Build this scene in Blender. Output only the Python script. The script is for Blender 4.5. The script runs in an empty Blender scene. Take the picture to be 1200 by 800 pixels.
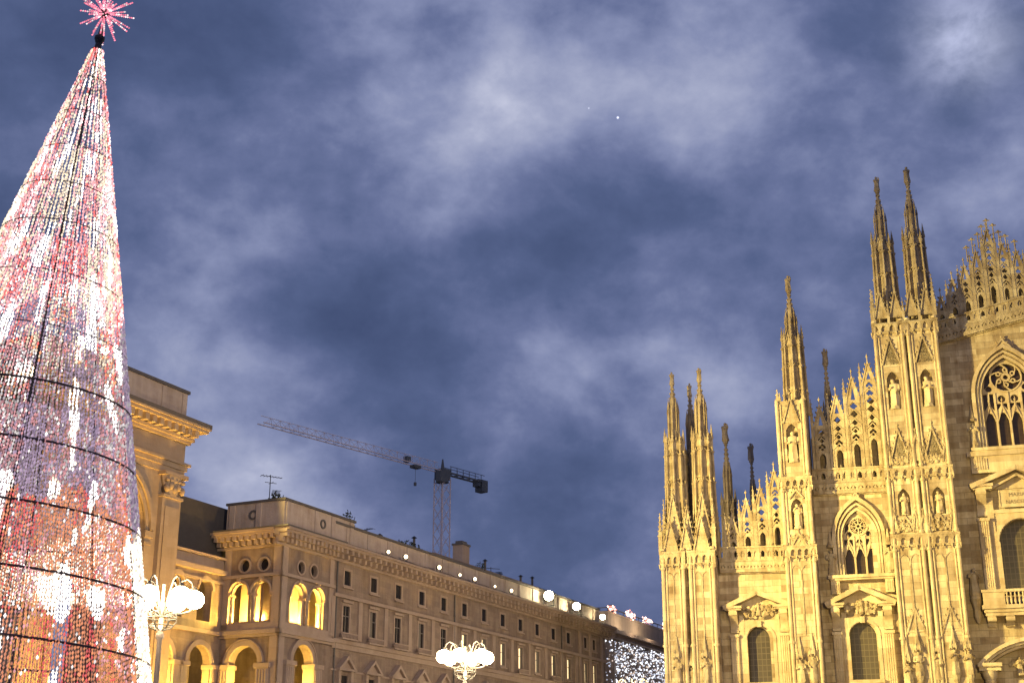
import bpy, bmesh, math, random
from mathutils import Vector, noise
from mathutils.geometry import tessellate_polygon
R = math.radians
sc = bpy.context.scene
COL = sc.collection
random.seed(7)

# ------------------------------------------------------------------ camera
cam = bpy.data.cameras.new('camera')
cam.lens = 48; cam.sensor_width = 36; cam.clip_start = .1; cam.clip_end = 8000
cam_o = bpy.data.objects.new('camera', cam); COL.objects.link(cam_o)
cam_o.location = (0, 0, 1.7); cam_o.rotation_euler = (R(90 + 18.9), 0, 0)
sc.camera = cam_o

# ------------------------------------------------------------------ world: dusk sky under heavy cloud
def build_world():
    w = bpy.data.worlds.new('World'); sc.world = w; w.use_nodes = True
    nt = w.node_tree; N = nt.nodes; L = nt.links; N.clear()
    def nd(t, **k):
        n = N.new(t)
        for a, b in k.items(): setattr(n, a, b)
        return n
    def math_(op, a, b=None, clamp=False):
        n = nd('ShaderNodeMath', operation=op, use_clamp=clamp)
        for i, x in enumerate((a, b)):
            if x is None: continue
            if isinstance(x, (int, float)): n.inputs[i].default_value = x
            else: L.new(x, n.inputs[i])
        return n.outputs[0]
    tc = nd('ShaderNodeTexCoord')
    sep = nd('ShaderNodeSeparateXYZ'); L.new(tc.outputs['Generated'], sep.inputs[0])
    def ray(u, v):       # direction of a place in the sky
        a = R(18.9); dx, dy = u - 600, 400 - v
        return Vector((dx, 1600*math.cos(a) - dy*math.sin(a), 1600*math.sin(a) + dy*math.cos(a))).normalized()
    def cloud(scale, detail, rough, off, dist=.4, sz=1.5):
        mp = nd('ShaderNodeMapping'); mp.inputs['Scale'].default_value = (1, 1, sz); mp.inputs['Location'].default_value = (off, off*.7, off*.3)
        L.new(tc.outputs['Generated'], mp.inputs[0])
        n = nd('ShaderNodeTexNoise'); n.inputs['Scale'].default_value = scale; n.inputs['Detail'].default_value = detail
        n.inputs['Roughness'].default_value = rough; n.inputs['Distortion'].default_value = dist
        L.new(mp.outputs[0], n.inputs['Vector']); return n.outputs[0]
    a = cloud(4.2, 3, .5, 3.1, .1, 1.6)
    b = cloud(9.5, 6, .54, 12.4, .15, 1.35)
    c = cloud(27, 6, .58, 5.3, .15, 1.3)
    mix = math_('ADD', math_('ADD', math_('MULTIPLY', a, .38), math_('MULTIPLY', b, .46)), math_('MULTIPLY', c, .16))
    mix = math_('ADD', math_('MULTIPLY', mix, 1.12), -.06)
    # thick and thin places of the cloud deck
    for u, v, k, amp in ((440, 170, 350, .025), (570, 150, 350, .045), (610, 435, 500, .12), (240, 400, 600, .13), (900, 215, 300, .05), (1080, 40, 140, .07), (60, 210, 400, .05), (640, 40, 200, .04), (330, 560, 400, .08), (760, 470, 500, .06), (1160, 220, 300, .05),
                         (90, 40, 140, -.06), (400, 370, 500, -.06), (560, 350, 500, -.05), (720, 330, 400, -.05), (690, 610, 110, -.06), (500, 500, 300, -.03), (860, 380, 160, -.05), (270, 60, 260, -.04)):
        dv = nd('ShaderNodeVectorMath', operation='DOT_PRODUCT'); L.new(tc.outputs['Generated'], dv.inputs[0]); dv.inputs[1].default_value = ray(u, v)
        mix = math_('ADD', mix, math_('MULTIPLY', math_('POWER', math_('MAXIMUM', dv.outputs['Value'], 0.0), float(k)), amp))
    ramp = nd('ShaderNodeValToRGB'); L.new(mix, ramp.inputs[0])
    e = ramp.color_ramp.elements
    e[0].position = .26; e[0].color = (.048, .070, .158, 1)
    e[1].position = .82; e[1].color = (.60, .62, .76, 1)
    for p, col in ((.36, (.066, .093, .198, 1)), (.43, (.084, .114, .235, 1)), (.51, (.130, .160, .305, 1)), (.60, (.225, .258, .425, 1)), (.70, (.36, .39, .55, 1))):
        q = e.new(p); q.color = col
    # the moon behind the cloud deck, high on the right
    dv = nd('ShaderNodeVectorMath', operation='DOT_PRODUCT'); L.new(tc.outputs['Generated'], dv.inputs[0])
    d = ray(1130, 48)
    dv.inputs[1].default_value = d
    g = math_('POWER', math_('MAXIMUM', dv.outputs['Value'], 0.0), 2200.0)
    g = math_('MULTIPLY', g, math_('ADD', math_('MULTIPLY', c, .9), -.08))
    gl = nd('ShaderNodeMix', data_type='RGBA'); gl.blend_type = 'ADD'; gl.inputs[0].default_value = 1
    gc = nd('ShaderNodeMix', data_type='RGBA'); gc.blend_type = 'MIX'
    L.new(g, gc.inputs[0]); gc.inputs[6].default_value = (0, 0, 0, 1); gc.inputs[7].default_value = (.9, .92, 1.1, 1)
    L.new(ramp.outputs[0], gl.inputs[6]); L.new(gc.outputs[2], gl.inputs[7])
    sky_col = gl.outputs[2]
    for u, v, size, st in ((724, 138, .0011, 1.6), (690, 127, .0008, .5)):      # planets shining through a gap
        ds = nd('ShaderNodeVectorMath', operation='DISTANCE'); L.new(tc.outputs['Generated'], ds.inputs[0]); ds.inputs[1].default_value = ray(u, v)
        mr = nd('ShaderNodeMapRange'); L.new(ds.outputs['Value'], mr.inputs[0]); mr.inputs[1].default_value = 0; mr.inputs[2].default_value = size; mr.inputs[3].default_value = st; mr.inputs[4].default_value = 0
        ad = nd('ShaderNodeMix', data_type='RGBA'); ad.blend_type = 'ADD'; ad.inputs[7].default_value = (.9, .9, 1, 1); L.new(mr.outputs[0], ad.inputs[0]); L.new(sky_col, ad.inputs[6]); sky_col = ad.outputs[2]
        ad.clamp_factor = False
    bg1 = nd('ShaderNodeBackground'); L.new(sky_col, bg1.inputs[0]); bg1.inputs[1].default_value = 1.13
    # what is left of the clear dusk sky above the clouds
    sky = nd('ShaderNodeTexSky', sky_type='NISHITA'); sky.sun_disc = False
    sky.sun_elevation = R(1.0); sky.sun_rotation = R(215)
    bg2 = nd('ShaderNodeBackground'); L.new(sky.outputs[0], bg2.inputs[0]); bg2.inputs[1].default_value = .05
    ms = nd('ShaderNodeMixShader'); ms.inputs[0].default_value = .06
    L.new(bg1.outputs[0], ms.inputs[1]); L.new(bg2.outputs[0], ms.inputs[2])
    out = nd('ShaderNodeOutputWorld'); L.new(ms.outputs[0], out.inputs[0])
build_world()

# the last of the daylight, diffused by the clouds
sun = bpy.data.lights.new('sun', 'SUN'); sun.energy = .03; sun.angle = R(30); sun.color = (1, .9, .8)
sun_o = bpy.data.objects.new('sun', sun); COL.objects.link(sun_o); sun_o.rotation_euler = (R(80), 0, R(-35))

vs = sc.view_settings
sc.display_settings.display_device = 'sRGB'
vs.view_transform = 'Standard'; vs.look = 'None'; vs.exposure = 0; vs.gamma = 1; vs.use_curve_mapping = False
cy = sc.cycles
cy.use_denoising = True
cy.max_bounces = 5; cy.diffuse_bounces = 3; cy.glossy_bounces = 2; cy.transmission_bounces = 2
cy.sample_clamp_indirect = 3.0; cy.caustics_reflective = False; cy.caustics_refractive = False

def spot(name, loc, target, power, size, color, blend=.5, radius=.4):
    l = bpy.data.lights.new(name, 'SPOT'); l.energy = power; l.spot_size = R(size); l.spot_blend = blend
    l.color = color; l.shadow_soft_size = radius
    o = bpy.data.objects.new(name, l); COL.objects.link(o); o.location = loc
    o.rotation_euler = (Vector(target) - Vector(loc)).to_track_quat('-Z', 'Y').to_euler()
    return o

# ------------------------------------------------------------------ materials
def nodes(name):
    m = bpy.data.materials.new(name); m.use_nodes = True
    nt = m.node_tree; return m, nt, nt.nodes['Principled BSDF']
def stone(name, c1, c2, bw=1.4, bh=.55, mort=.02, mcol=.6, stain=.35, rough=.75, bump=.25, seed=0.0, scol=(.45, .38, .30)):
    m, nt, b = nodes(name); N = nt.nodes; L = nt.links
    tc = N.new('ShaderNodeTexCoord'); sp = N.new('ShaderNodeSeparateXYZ'); L.new(tc.outputs['Object'], sp.inputs[0])
    ad = N.new('ShaderNodeMath'); ad.operation = 'MULTIPLY_ADD'; L.new(sp.outputs[1], ad.inputs[0]); ad.inputs[1].default_value = .83; L.new(sp.outputs[0], ad.inputs[2])
    cb = N.new('ShaderNodeCombineXYZ'); L.new(ad.outputs[0], cb.inputs[0]); L.new(sp.outputs[2], cb.inputs[1])
    br = N.new('ShaderNodeTexBrick'); L.new(cb.outputs[0], br.inputs['Vector'])
    br.inputs['Scale'].default_value = 1; br.inputs['Brick Width'].default_value = bw; br.inputs['Row Height'].default_value = bh
    br.inputs['Mortar Size'].default_value = mort; br.inputs['Mortar Smooth'].default_value = .3; br.inputs['Bias'].default_value = .1
    br.inputs['Color1'].default_value = (*c1, 1); br.inputs['Color2'].default_value = (*c2, 1)
    br.inputs['Mortar'].default_value = (*[x*mcol for x in c1], 1)
    br.offset_frequency = 2; br.squash = 1
    n1 = N.new('ShaderNodeTexNoise'); n1.inputs['Scale'].default_value = .9; n1.inputs['Detail'].default_value = 6; n1.inputs['Roughness'].default_value = .65
    n1.noise_dimensions = '4D'; n1.inputs['W'].default_value = seed
    L.new(tc.outputs['Object'], n1.inputs['Vector'])
    mp = N.new('ShaderNodeMapping'); mp.inputs['Scale'].default_value = (1.6, 1.6, .13); L.new(tc.outputs['Object'], mp.inputs[0])
    n2 = N.new('ShaderNodeTexNoise'); n2.inputs['Scale'].default_value = 1; n2.inputs['Detail'].default_value = 5; n2.inputs['Roughness'].default_value = .6
    L.new(mp.outputs[0], n2.inputs['Vector'])
    mu = N.new('ShaderNodeMath'); mu.operation = 'MULTIPLY'; L.new(n1.outputs[0], mu.inputs[0]); L.new(n2.outputs[0], mu.inputs[1])
    rp = N.new('ShaderNodeMapRange'); L.new(mu.outputs[0], rp.inputs[0]); rp.inputs[1].default_value = .16; rp.inputs[2].default_value = .42; rp.inputs[3].default_value = 0; rp.inputs[4].default_value = stain
    mx = N.new('ShaderNodeMix'); mx.data_type = 'RGBA'; mx.blend_type = 'MULTIPLY'; L.new(rp.outputs[0], mx.inputs[0]); L.new(br.outputs[0], mx.inputs[6]); mx.inputs[7].default_value = (*scol, 1)
    L.new(mx.outputs[2], b.inputs['Base Color']); b.inputs['Roughness'].default_value = rough
    n3 = N.new('ShaderNodeTexNoise'); n3.inputs['Scale'].default_value = 5; n3.inputs['Detail'].default_value = 6; L.new(tc.outputs['Object'], n3.inputs['Vector'])
    s = N.new('ShaderNodeMath'); s.operation = 'MULTIPLY_ADD'; L.new(br.outputs['Fac'], s.inputs[0]); s.inputs[1].default_value = -.5; L.new(n3.outputs[0], s.inputs[2])
    bp = N.new('ShaderNodeBump'); bp.inputs['Strength'].default_value = bump; bp.inputs['Distance'].default_value = .12; L.new(s.outputs[0], bp.inputs['Height']); L.new(bp.outputs[0], b.inputs['Normal'])
    return m
def plain(name, col, rough=.6, metal=0, var=.25, scale=3):
    m, nt, b = nodes(name); N = nt.nodes; L = nt.links
    tc = N.new('ShaderNodeTexCoord'); n = N.new('ShaderNodeTexNoise'); n.inputs['Scale'].default_value = scale; n.inputs['Detail'].default_value = 5
    L.new(tc.outputs['Object'], n.inputs['Vector'])
    rp = N.new('ShaderNodeMix'); rp.data_type = 'RGBA'; L.new(n.outputs[0], rp.inputs[0])
    rp.inputs[6].default_value = (*[x*(1 - var) for x in col], 1); rp.inputs[7].default_value = (*[min(1, x*(1 + var)) for x in col], 1)
    L.new(rp.outputs[2], b.inputs['Base Color']); b.inputs['Roughness'].default_value = rough; b.inputs['Metallic'].default_value = metal
    return m
def emit(name, col, s, sampled=True):
    m, nt, b = nodes(name); b.inputs['Base Color'].default_value = (.8, .8, .8, 1)
    b.inputs['Emission Color'].default_value = (*col, 1); b.inputs['Emission Strength'].default_value = s
    if not sampled: m.cycles.emission_sampling = 'NONE'
    return m
def led(name, s):
    m, nt, b = nodes(name); N = nt.nodes; L = nt.links
    at = N.new('ShaderNodeAttribute'); at.attribute_name = 'led'; L.new(at.outputs['Color'], b.inputs['Emission Color'])
    b.inputs['Base Color'].default_value = (.3, .3, .3, 1); b.inputs['Emission Strength'].default_value = s
    m.cycles.emission_sampling = 'NONE'; return m
def leaded(name, c1, c2, w, h, lead=(.12, .10, .07)):
    m, nt, b = nodes(name); N = nt.nodes; L = nt.links
    tc = N.new('ShaderNodeTexCoord'); sp = N.new('ShaderNodeSeparateXYZ'); L.new(tc.outputs['Object'], sp.inputs[0])
    cb = N.new('ShaderNodeCombineXYZ'); L.new(sp.outputs[0], cb.inputs[0]); L.new(sp.outputs[2], cb.inputs[1])
    br = N.new('ShaderNodeTexBrick'); L.new(cb.outputs[0], br.inputs['Vector']); br.offset = 0
    br.inputs['Scale'].default_value = 1; br.inputs['Brick Width'].default_value = w; br.inputs['Row Height'].default_value = h; br.inputs['Mortar Size'].default_value = .035
    br.inputs['Color1'].default_value = (*c1, 1); br.inputs['Color2'].default_value = (*c2, 1); br.inputs['Mortar'].default_value = (*lead, 1)
    L.new(br.outputs[0], b.inputs['Base Color']); b.inputs['Roughness'].default_value = .3
    return m

M = {}
M['marble'] = stone('marble', (.68, .60, .48), (.36, .29, .21), 1.7, .62, .024, .45, .95, seed=1.0, scol=(.40, .31, .22))
M['marble_carved'] = stone('marble_carved', (.58, .51, .39), (.40, .33, .24), 1.1, .8, .008, .7, .95, bump=.6, seed=2.0, scol=(.36, .28, .2))
M['marble_old'] = stone('marble_old', (.40, .34, .28), (.34, .28, .22), 1.2, .6, .02, .6, .75, bump=.4, seed=6.0, scol=(.3, .25, .22))
M['marble_weathered'] = stone('marble_weathered', (.56, .48, .36), (.40, .33, .24), .9, .7, .01, .7, .95, bump=.7, seed=12.0, scol=(.32, .25, .19))
M['marble_smooth'] = stone('marble_smooth', (.66, .58, .45), (.48, .40, .30), 1.8, 1.0, .012, .6, .75, bump=.2, seed=3.0, scol=(.5, .4, .28))
M['church_glass'] = leaded('church_glass', (.055, .045, .032), (.075, .062, .045), .42, .55)
M['gothic_glass'] = leaded('gothic_glass', (.030, .020, .017), (.05, .03, .022), .5, .4, (.05, .035, .02))
M['palace'] = stone('palace_stone', (.315, .24, .185), (.245, .185, .15), 1.3, .5, .012, .75, .75, seed=4.0, scol=(.5, .42, .36))
M['attic_baked_light'] = stone('attic_baked_light', (.50, .41, .35), (.46, .38, .32), 4, 3, .004, .85, .6, seed=14.0, scol=(.5, .42, .36))  # lighter than the palace stone: light on the attics put into the colour
M['palace_trim'] = stone('palace_trim', (.40, .31, .25), (.36, .275, .22), 2.4, 2.0, .004, .8, .35, seed=5.0, scol=(.5, .42, .36))
M['arch_stone'] = stone('arch_stone', (.39, .30, .22), (.35, .27, .19), 1.8, .8, .008, .8, .4, seed=8.0, scol=(.5, .4, .32))
M['roof_dark'] = plain('roof_dark', (.045, .042, .045), .7)
M['coping'] = plain('coping_metal', (.10, .09, .085), .6)
M['dark_glass'] = plain('dark_glass', (.018, .018, .024), .12)
M['frame_wood'] = plain('window_frame', (.16, .14, .12), .6)
M['lit_window'] = emit('lit_window', (1, .72, .32), 1.5, False)
M['iron'] = plain('iron', (.13, .12, .11), .5, .3)
M['post'] = plain('post_paint', (.36, .30, .27), .5)
M['steel_dark'] = plain('steel_dark', (.03, .03, .035), .5, .4)
M['crane'] = plain('crane_paint', (.62, .55, .60), .55)
M['crane_dark'] = plain('crane_dark', (.09, .10, .11), .6)
M['globe'] = emit('lamp_globe', (1, .79, .46), 95)
M['flood_glass'] = emit('flood_glass', (1, .78, .46), 5)
M['flood_big'] = emit('flood_glass_bright', (1, .84, .48), 120)
M['flood_case'] = plain('flood_case', (.03, .03, .03), .5)
M['wire'] = plain('wire', (.06, .035, .035), .5)
M['leaf'] = plain('leaf', (.035, .05, .03), .8, 0, .5, 8)
M['feather'] = plain('feather', (.75, .75, .76), .8)

# ------------------------------------------------------------------ mesh helpers
class MB:
    def __init__(s, T=None): s.v = []; s.f = []; s.T = T
    def add(s, vs, fs):
        b = len(s.v)
        s.v += [s.T(*p) for p in vs] if s.T else [tuple(p) for p in vs]
        s.f += [tuple(i + b for i in f) for f in fs]; return s
    def box(s, x0, x1, y0, y1, z0, z1):
        return s.add([(x0,y0,z0),(x1,y0,z0),(x1,y1,z0),(x0,y1,z0),(x0,y0,z1),(x1,y0,z1),(x1,y1,z1),(x0,y1,z1)],
                     [(0,3,2,1),(4,5,6,7),(0,1,5,4),(1,2,6,5),(2,3,7,6),(3,0,4,7)])
    def lathe(s, cx, cy, prof, n=10, rot=0, sx=1, sy=1):
        vs = []; fs = []
        for z, r in prof:
            for k in range(n):
                a = rot + 2*math.pi*k/n; vs.append((cx + r*sx*math.cos(a), cy + r*sy*math.sin(a), z))
        for j in range(len(prof) - 1):
            for k in range(n):
                k2 = (k + 1) % n; fs.append((j*n + k, j*n + k2, (j+1)*n + k2, (j+1)*n + k))
        fs.append(tuple(range(n))[::-1]); fs.append(tuple((len(prof)-1)*n + k for k in range(n)))
        return s.add(vs, fs)
    def frus(s, cx, cy, z0, z1, r0, r1, n=8, rot=0): return s.lathe(cx, cy, ((z0, r0), (z1, max(r1, .004))), n, rot)
    def tube(s, p0, p1, r, n=6, r1=None):
        r1 = r if r1 is None else r1
        p0 = Vector(p0); p1 = Vector(p1); d = (p1 - p0)
        if d.length < 1e-6: return s
        d.normalize(); u = d.orthogonal().normalized(); w = d.cross(u)
        vs = []
        for p, rr in ((p0, r), (p1, r1)):
            for k in range(n):
                a = 2*math.pi*k/n; vs.append(p + u*(rr*math.cos(a)) + w*(rr*math.sin(a)))
        return s.add(vs, [(k, (k+1) % n, n + (k+1) % n, n + k) for k in range(n)] + [tuple(range(n))[::-1], tuple(n + k for k in range(n))])
    def path(s, pts, r, n=6):
        for a, b in zip(pts, pts[1:]): s.tube(a, b, r, n)
        return s
    def ball(s, c, r, nu=8, nv=5, sz=1.0, sx=1.0, sy=1.0):
        prof = [(c[2] - r*sz*math.cos(math.pi*j/nv), max(.003, r*math.sin(math.pi*j/nv))) for j in range(nv + 1)]
        return s.lathe(c[0], c[1], prof, nu, 0, sx, sy)
    def plate(s, outer, holes, y0, y1):
        loops = [outer] + list(holes)
        tris = tessellate_polygon([[Vector((p[0], p[1], 0)) for p in l] for l in loops])
        pts = [p for l in loops for p in l]; n = len(pts)
        vs = [(p[0], y0, p[1]) for p in pts] + [(p[0], y1, p[1]) for p in pts]
        fs = [tuple(t) for t in tris] + [(t[2] + n, t[1] + n, t[0] + n) for t in tris]
        b = 0
        for l in loops:
            m = len(l)
            for k in range(m): fs.append((b + k, b + (k+1) % m, n + b + (k+1) % m, n + b + k))
            b += m
        return s.add(vs, fs)
    def rail(s, pts, w0, w1, y0, y1, closed=False):
        # strip along a line in the x-z plane, from w0 to w1 to its left
        n = len(pts); offs = []
        for i in range(n):
            a = Vector(pts[i-1]) if (i > 0 or closed) else None
            c = Vector(pts[(i+1) % n]) if (i < n-1 or closed) else None
            p = Vector(pts[i]); ns = []
            for q0, q1 in ((a, p), (p, c)):
                if q0 is None or q1 is None: continue
                d = (q1 - q0)
                if d.length > 1e-6: d.normalize(); ns.append(Vector((-d.y, d.x)))
            nn = ns[0] if len(ns) == 1 else (ns[0] + ns[1]).normalized()
            k = 1 / max(.35, nn.dot(ns[0])); offs.append(nn*k)
        vs = []
        for p, o in zip(pts, offs):
            for w in (w0, w1):
                for y in (y0, y1): vs.append((p[0] + o.x*w, y, p[1] + o.y*w))
        fs = []
        for i in range(n if closed else n - 1):
            j = (i + 1) % n; a = i*4; b = j*4
            fs += [(a, b, b+1, a+1), (a+2, a+3, b+3, b+2), (a, a+2, b+2, b), (a+1, b+1, b+3, a+3)]
        if not closed: fs += [(0, 1, 3, 2), ((n-1)*4, (n-1)*4+2, (n-1)*4+3, (n-1)*4+1)]
        return s.add(vs, fs)
    def build(s, name, mat, parent=None, smooth=None):
        me = bpy.data.meshes.new(name); me.from_pydata(s.v, [], s.f)
        bm = bmesh.new(); bm.from_mesh(me); bmesh.ops.recalc_face_normals(bm, faces=bm.faces); bm.to_mesh(me); bm.free()
        if smooth:
            me.polygons.foreach_set('use_smooth', [True]*len(me.polygons)); me.set_sharp_from_angle(angle=R(smooth))
        me.materials.append(mat)
        o = bpy.data.objects.new(name, me); COL.objects.link(o)
        if parent: o.parent = parent
        return o
def empty(name, loc=(0,0,0), rz=0, label=None, cat=None, group=None):
    o = bpy.data.objects.new(name, None); COL.objects.link(o); o.location = loc; o.rotation_euler = (0, 0, rz); o.empty_display_size = .5
    tag(o, label, cat, group); return o
def tag(o, label=None, cat=None, group=None, kind=None):
    for k, v in (('label', label), ('category', cat), ('group', group), ('kind', kind)):
        if v: o[k] = v
    return o
def copy_tree(o, parent=None):
    c = o.copy(); COL.objects.link(c)
    if parent: c.parent = parent
    for ch in list(o.children): copy_tree(ch, c)
    return c
def circ(x, z, r, n=16, a0=0): return [(x + r*math.cos(a0 + 2*math.pi*k/n), z + r*math.sin(a0 + 2*math.pi*k/n)) for k in range(n)]
def rect(x0, x1, z0, z1): return [(x0, z0), (x1, z0), (x1, z1), (x0, z1)]
def foil(x, z, r, n=4, seg=24, a0=0, deep=.33):
    return [(x + r*(1 - deep + deep*abs(math.cos(n/2*(t - a0))))*math.cos(t), z + r*(1 - deep + deep*abs(math.cos(n/2*(t - a0))))*math.sin(t)) for t in (2*math.pi*k/seg for k in range(seg))]
def arc_r(xc, w, zs, n=12): return [(xc + w/2*math.cos(math.pi*k/n), zs + w/2*math.sin(math.pi*k/n)) for k in range(n + 1)]
def arch_r(xc, w, z0, zs, n=12): return [(xc - w/2, z0), (xc + w/2, z0)] + arc_r(xc, w, zs, n)
def arc_p(xc, w, zs, k=1.0, n=7):
    r = w*k; out = []; ap = math.acos((r - w/2)/r)
    for i in range(n + 1): a = ap*i/n; out.append((xc + w/2 - r + r*math.cos(a), zs + r*math.sin(a)))
    return out + [(2*xc - p[0], p[1]) for p in out[-2::-1]]
def arch_p(xc, w, z0, zs, k=1.0, n=7): return [(xc - w/2, z0), (xc + w/2, z0)] + arc_p(xc, w, zs, k, n)

def statue_mb(mb, x, y, z, h, seed=0, turn=0, slim=False):
    """a robed figure carved in stone, one continuous skin"""
    rnd = random.Random(seed); n = 12
    lean = rnd.uniform(-.03, .03); tw = rnd.uniform(-.5, .5) + turn
    secs = [(0,.17,.15),(.06,.185,.16),(.2,.165,.145),(.36,.15,.13),(.48,.145,.12),(.56,.15,.115),(.66,.165,.12),(.74,.19,.115),(.795,.185,.10),(.825,.12,.08),
            (.845,.058,.055),(.865,.055,.058),(.89,.068,.078),(.93,.075,.085),(.965,.066,.075),(.99,.04,.045),(1,.01,.01)]
    vs = []; fs = []
    for j, (t, rx, ry) in enumerate(secs):
        for k in range(n):
            a = 2*math.pi*k/n; f = 1 + (.13*math.sin(a*5 + seed + t*3) if t < .5 else 0)
            px = rx*f*math.cos(a) + lean*math.sin(t*4); py = ry*f*math.sin(a)
            vs.append((x + h*(px*math.cos(tw) - py*math.sin(tw)), y + h*(px*math.sin(tw) + py*math.cos(tw)), z + h*t))
    for j in range(len(secs) - 1):
        for k in range(n): fs.append((j*n + k, j*n + (k+1) % n, (j+1)*n + (k+1) % n, (j+1)*n + k))
    fs.append(tuple(range(n))[::-1])
    mb.add(vs, fs)
    if slim:            # arms folded: one raised in blessing only on some
        mb.tube((x - .15*h, y - .05*h, z + .74*h), (x + .02*h, y - .15*h, z + .62*h), .05*h, 6, .035*h); mb.tube((x + .15*h, y - .05*h, z + .74*h), (x + (.0 if seed % 2 else .12)*h, y - .15*h, z + (.6 if seed % 2 else .9)*h), .05*h, 6, .03*h); return
    for sgn in (-1, 1):
        sh = (x + sgn*.175*h*math.cos(tw), y + sgn*.175*h*math.sin(tw), z + .765*h)
        up = rnd.random() < .3
        el = (x + sgn*.205*h*math.cos(tw), y + sgn*.19*h*math.sin(tw) - .03*h, z + (.66 if up else .58)*h)
        ha = (x + sgn*rnd.uniform(.03, .14)*h, y - .17*h, z + (rnd.uniform(.74, .86) if up else rnd.uniform(.52, .66))*h)
        mb.tube(sh, el, .058*h, 6, .048*h); mb.tube(el, ha, .046*h, 6, .034*h); mb.ball(ha, .04*h, 6, 4)
def statue(parent, x, y, z, h, seed=0, mat='marble_carved', slim=False):
    mb = MB(); mb.frus(x, y, z - .12*h, z + .01, (.14 if slim else .2)*h, (.13 if slim else .17)*h, 8)
    statue_mb(mb, x, y, z, h, seed, 0, slim); return mb.build('statue', M[mat], parent, 40)

# ------------------------------------------------------------------ ground
def build_ground():
    mb = MB().box(-1500, 1500, -900, 2500, -.5, 0)
    m = stone('paving', (.26, .23, .21), (.22, .2, .185), 1.2, .6, .015, .6, .3, rough=.35, seed=9)
    N = m.node_tree.nodes; L = m.node_tree.links; br = next(n for n in N if n.type == 'TEX_BRICK'); tc = next(n for n in N if n.type == 'TEX_COORD')
    L.new(tc.outputs['Object'], br.inputs['Vector'])
    tag(mb.build('ground', m), kind='structure')
build_ground()

# ================================================================== CATHEDRAL
CA = -math.atan2(.289, .957)
cath = empty('cathedral', (47, 124.6, 0), CA, 'huge floodlit marble Gothic cathedral with spires, pierced gables and traceried windows', 'cathedral')
WY = 2.5
A = -math.atan2(0, 1)

def gablet(mb, x, w, z0, z1, y, d=.3, crock=True, solid=True, bar=.16, fin=.5):
    """steep pointed gable: raised raking bars, recessed field, crockets, finial"""
    if solid: mb.plate([(x - w/2 + .03, z0), (x + w/2 - .03, z0), (x, z1 - .1)], [], y + .14, y + d)
    mb.rail([(x + w/2, z0), (x, z1), (x - w/2, z0)], 0, bar, y, y + d - .003)
    if crock:
        L = math.hypot(w/2, z1 - z0); n = max(2, int(L/.5))
        for s in (-1, 1):
            for i in range(1, n):
                t = i/n; px = x + s*(w/2*(1 - t) + .06); pz = z0 + (z1 - z0)*t + .05
                mb.add([(px - .12, y + .1, pz), (px + .12, y + .1, pz), (px, y - .06, pz), (px, y + .26, pz), (px + s*.07, y + .1, pz + .19), (px, y + .1, pz - .13)],
                       [(0,2,4),(2,1,4),(1,3,4),(3,0,4),(2,0,5),(1,2,5),(3,1,5),(0,3,5)])
    if fin:
        mb.frus(x, y + .12, z1 - .1, z1 + fin*.5, .05, .04, 6); mb.ball((x, y + .12, z1 + fin*.55), .12, 6, 4); mb.frus(x, y + .12, z1 + fin*.55, z1 + fin, .06, 0, 6)
def pinnacle(mb, x, y, z0, z1, w, zs=None):
    """square shaft with pyramid top and crockets"""
    zs = z0 + (z1 - z0)*.45 if zs is None else zs
    mb.box(x - w/2, x + w/2, y - w/2, y + w/2, z0, zs)
    mb.box(x - w*.62, x + w*.62, y - w*.62, y + w*.62, zs - .08, zs + .06)
    mb.frus(x, y, zs + .06, z1, w*.62, .02, 4, math.pi/4)
    n = max(2, int((z1 - zs)/.45))
    for i in range(1, n):
        t = i/n; r = w*.55*(1 - t) + .03; z = zs + (z1 - zs)*t
        for sx, sy in ((1, 0), (-1, 0), (0, 1), (0, -1)):
            mb.box(x + sx*r - .045, x + sx*r + .045, y + sy*r - .045, y + sy*r + .045, z, z + .11)
    mb.ball((x, y, z1), w*.22, 6, 4)

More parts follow.
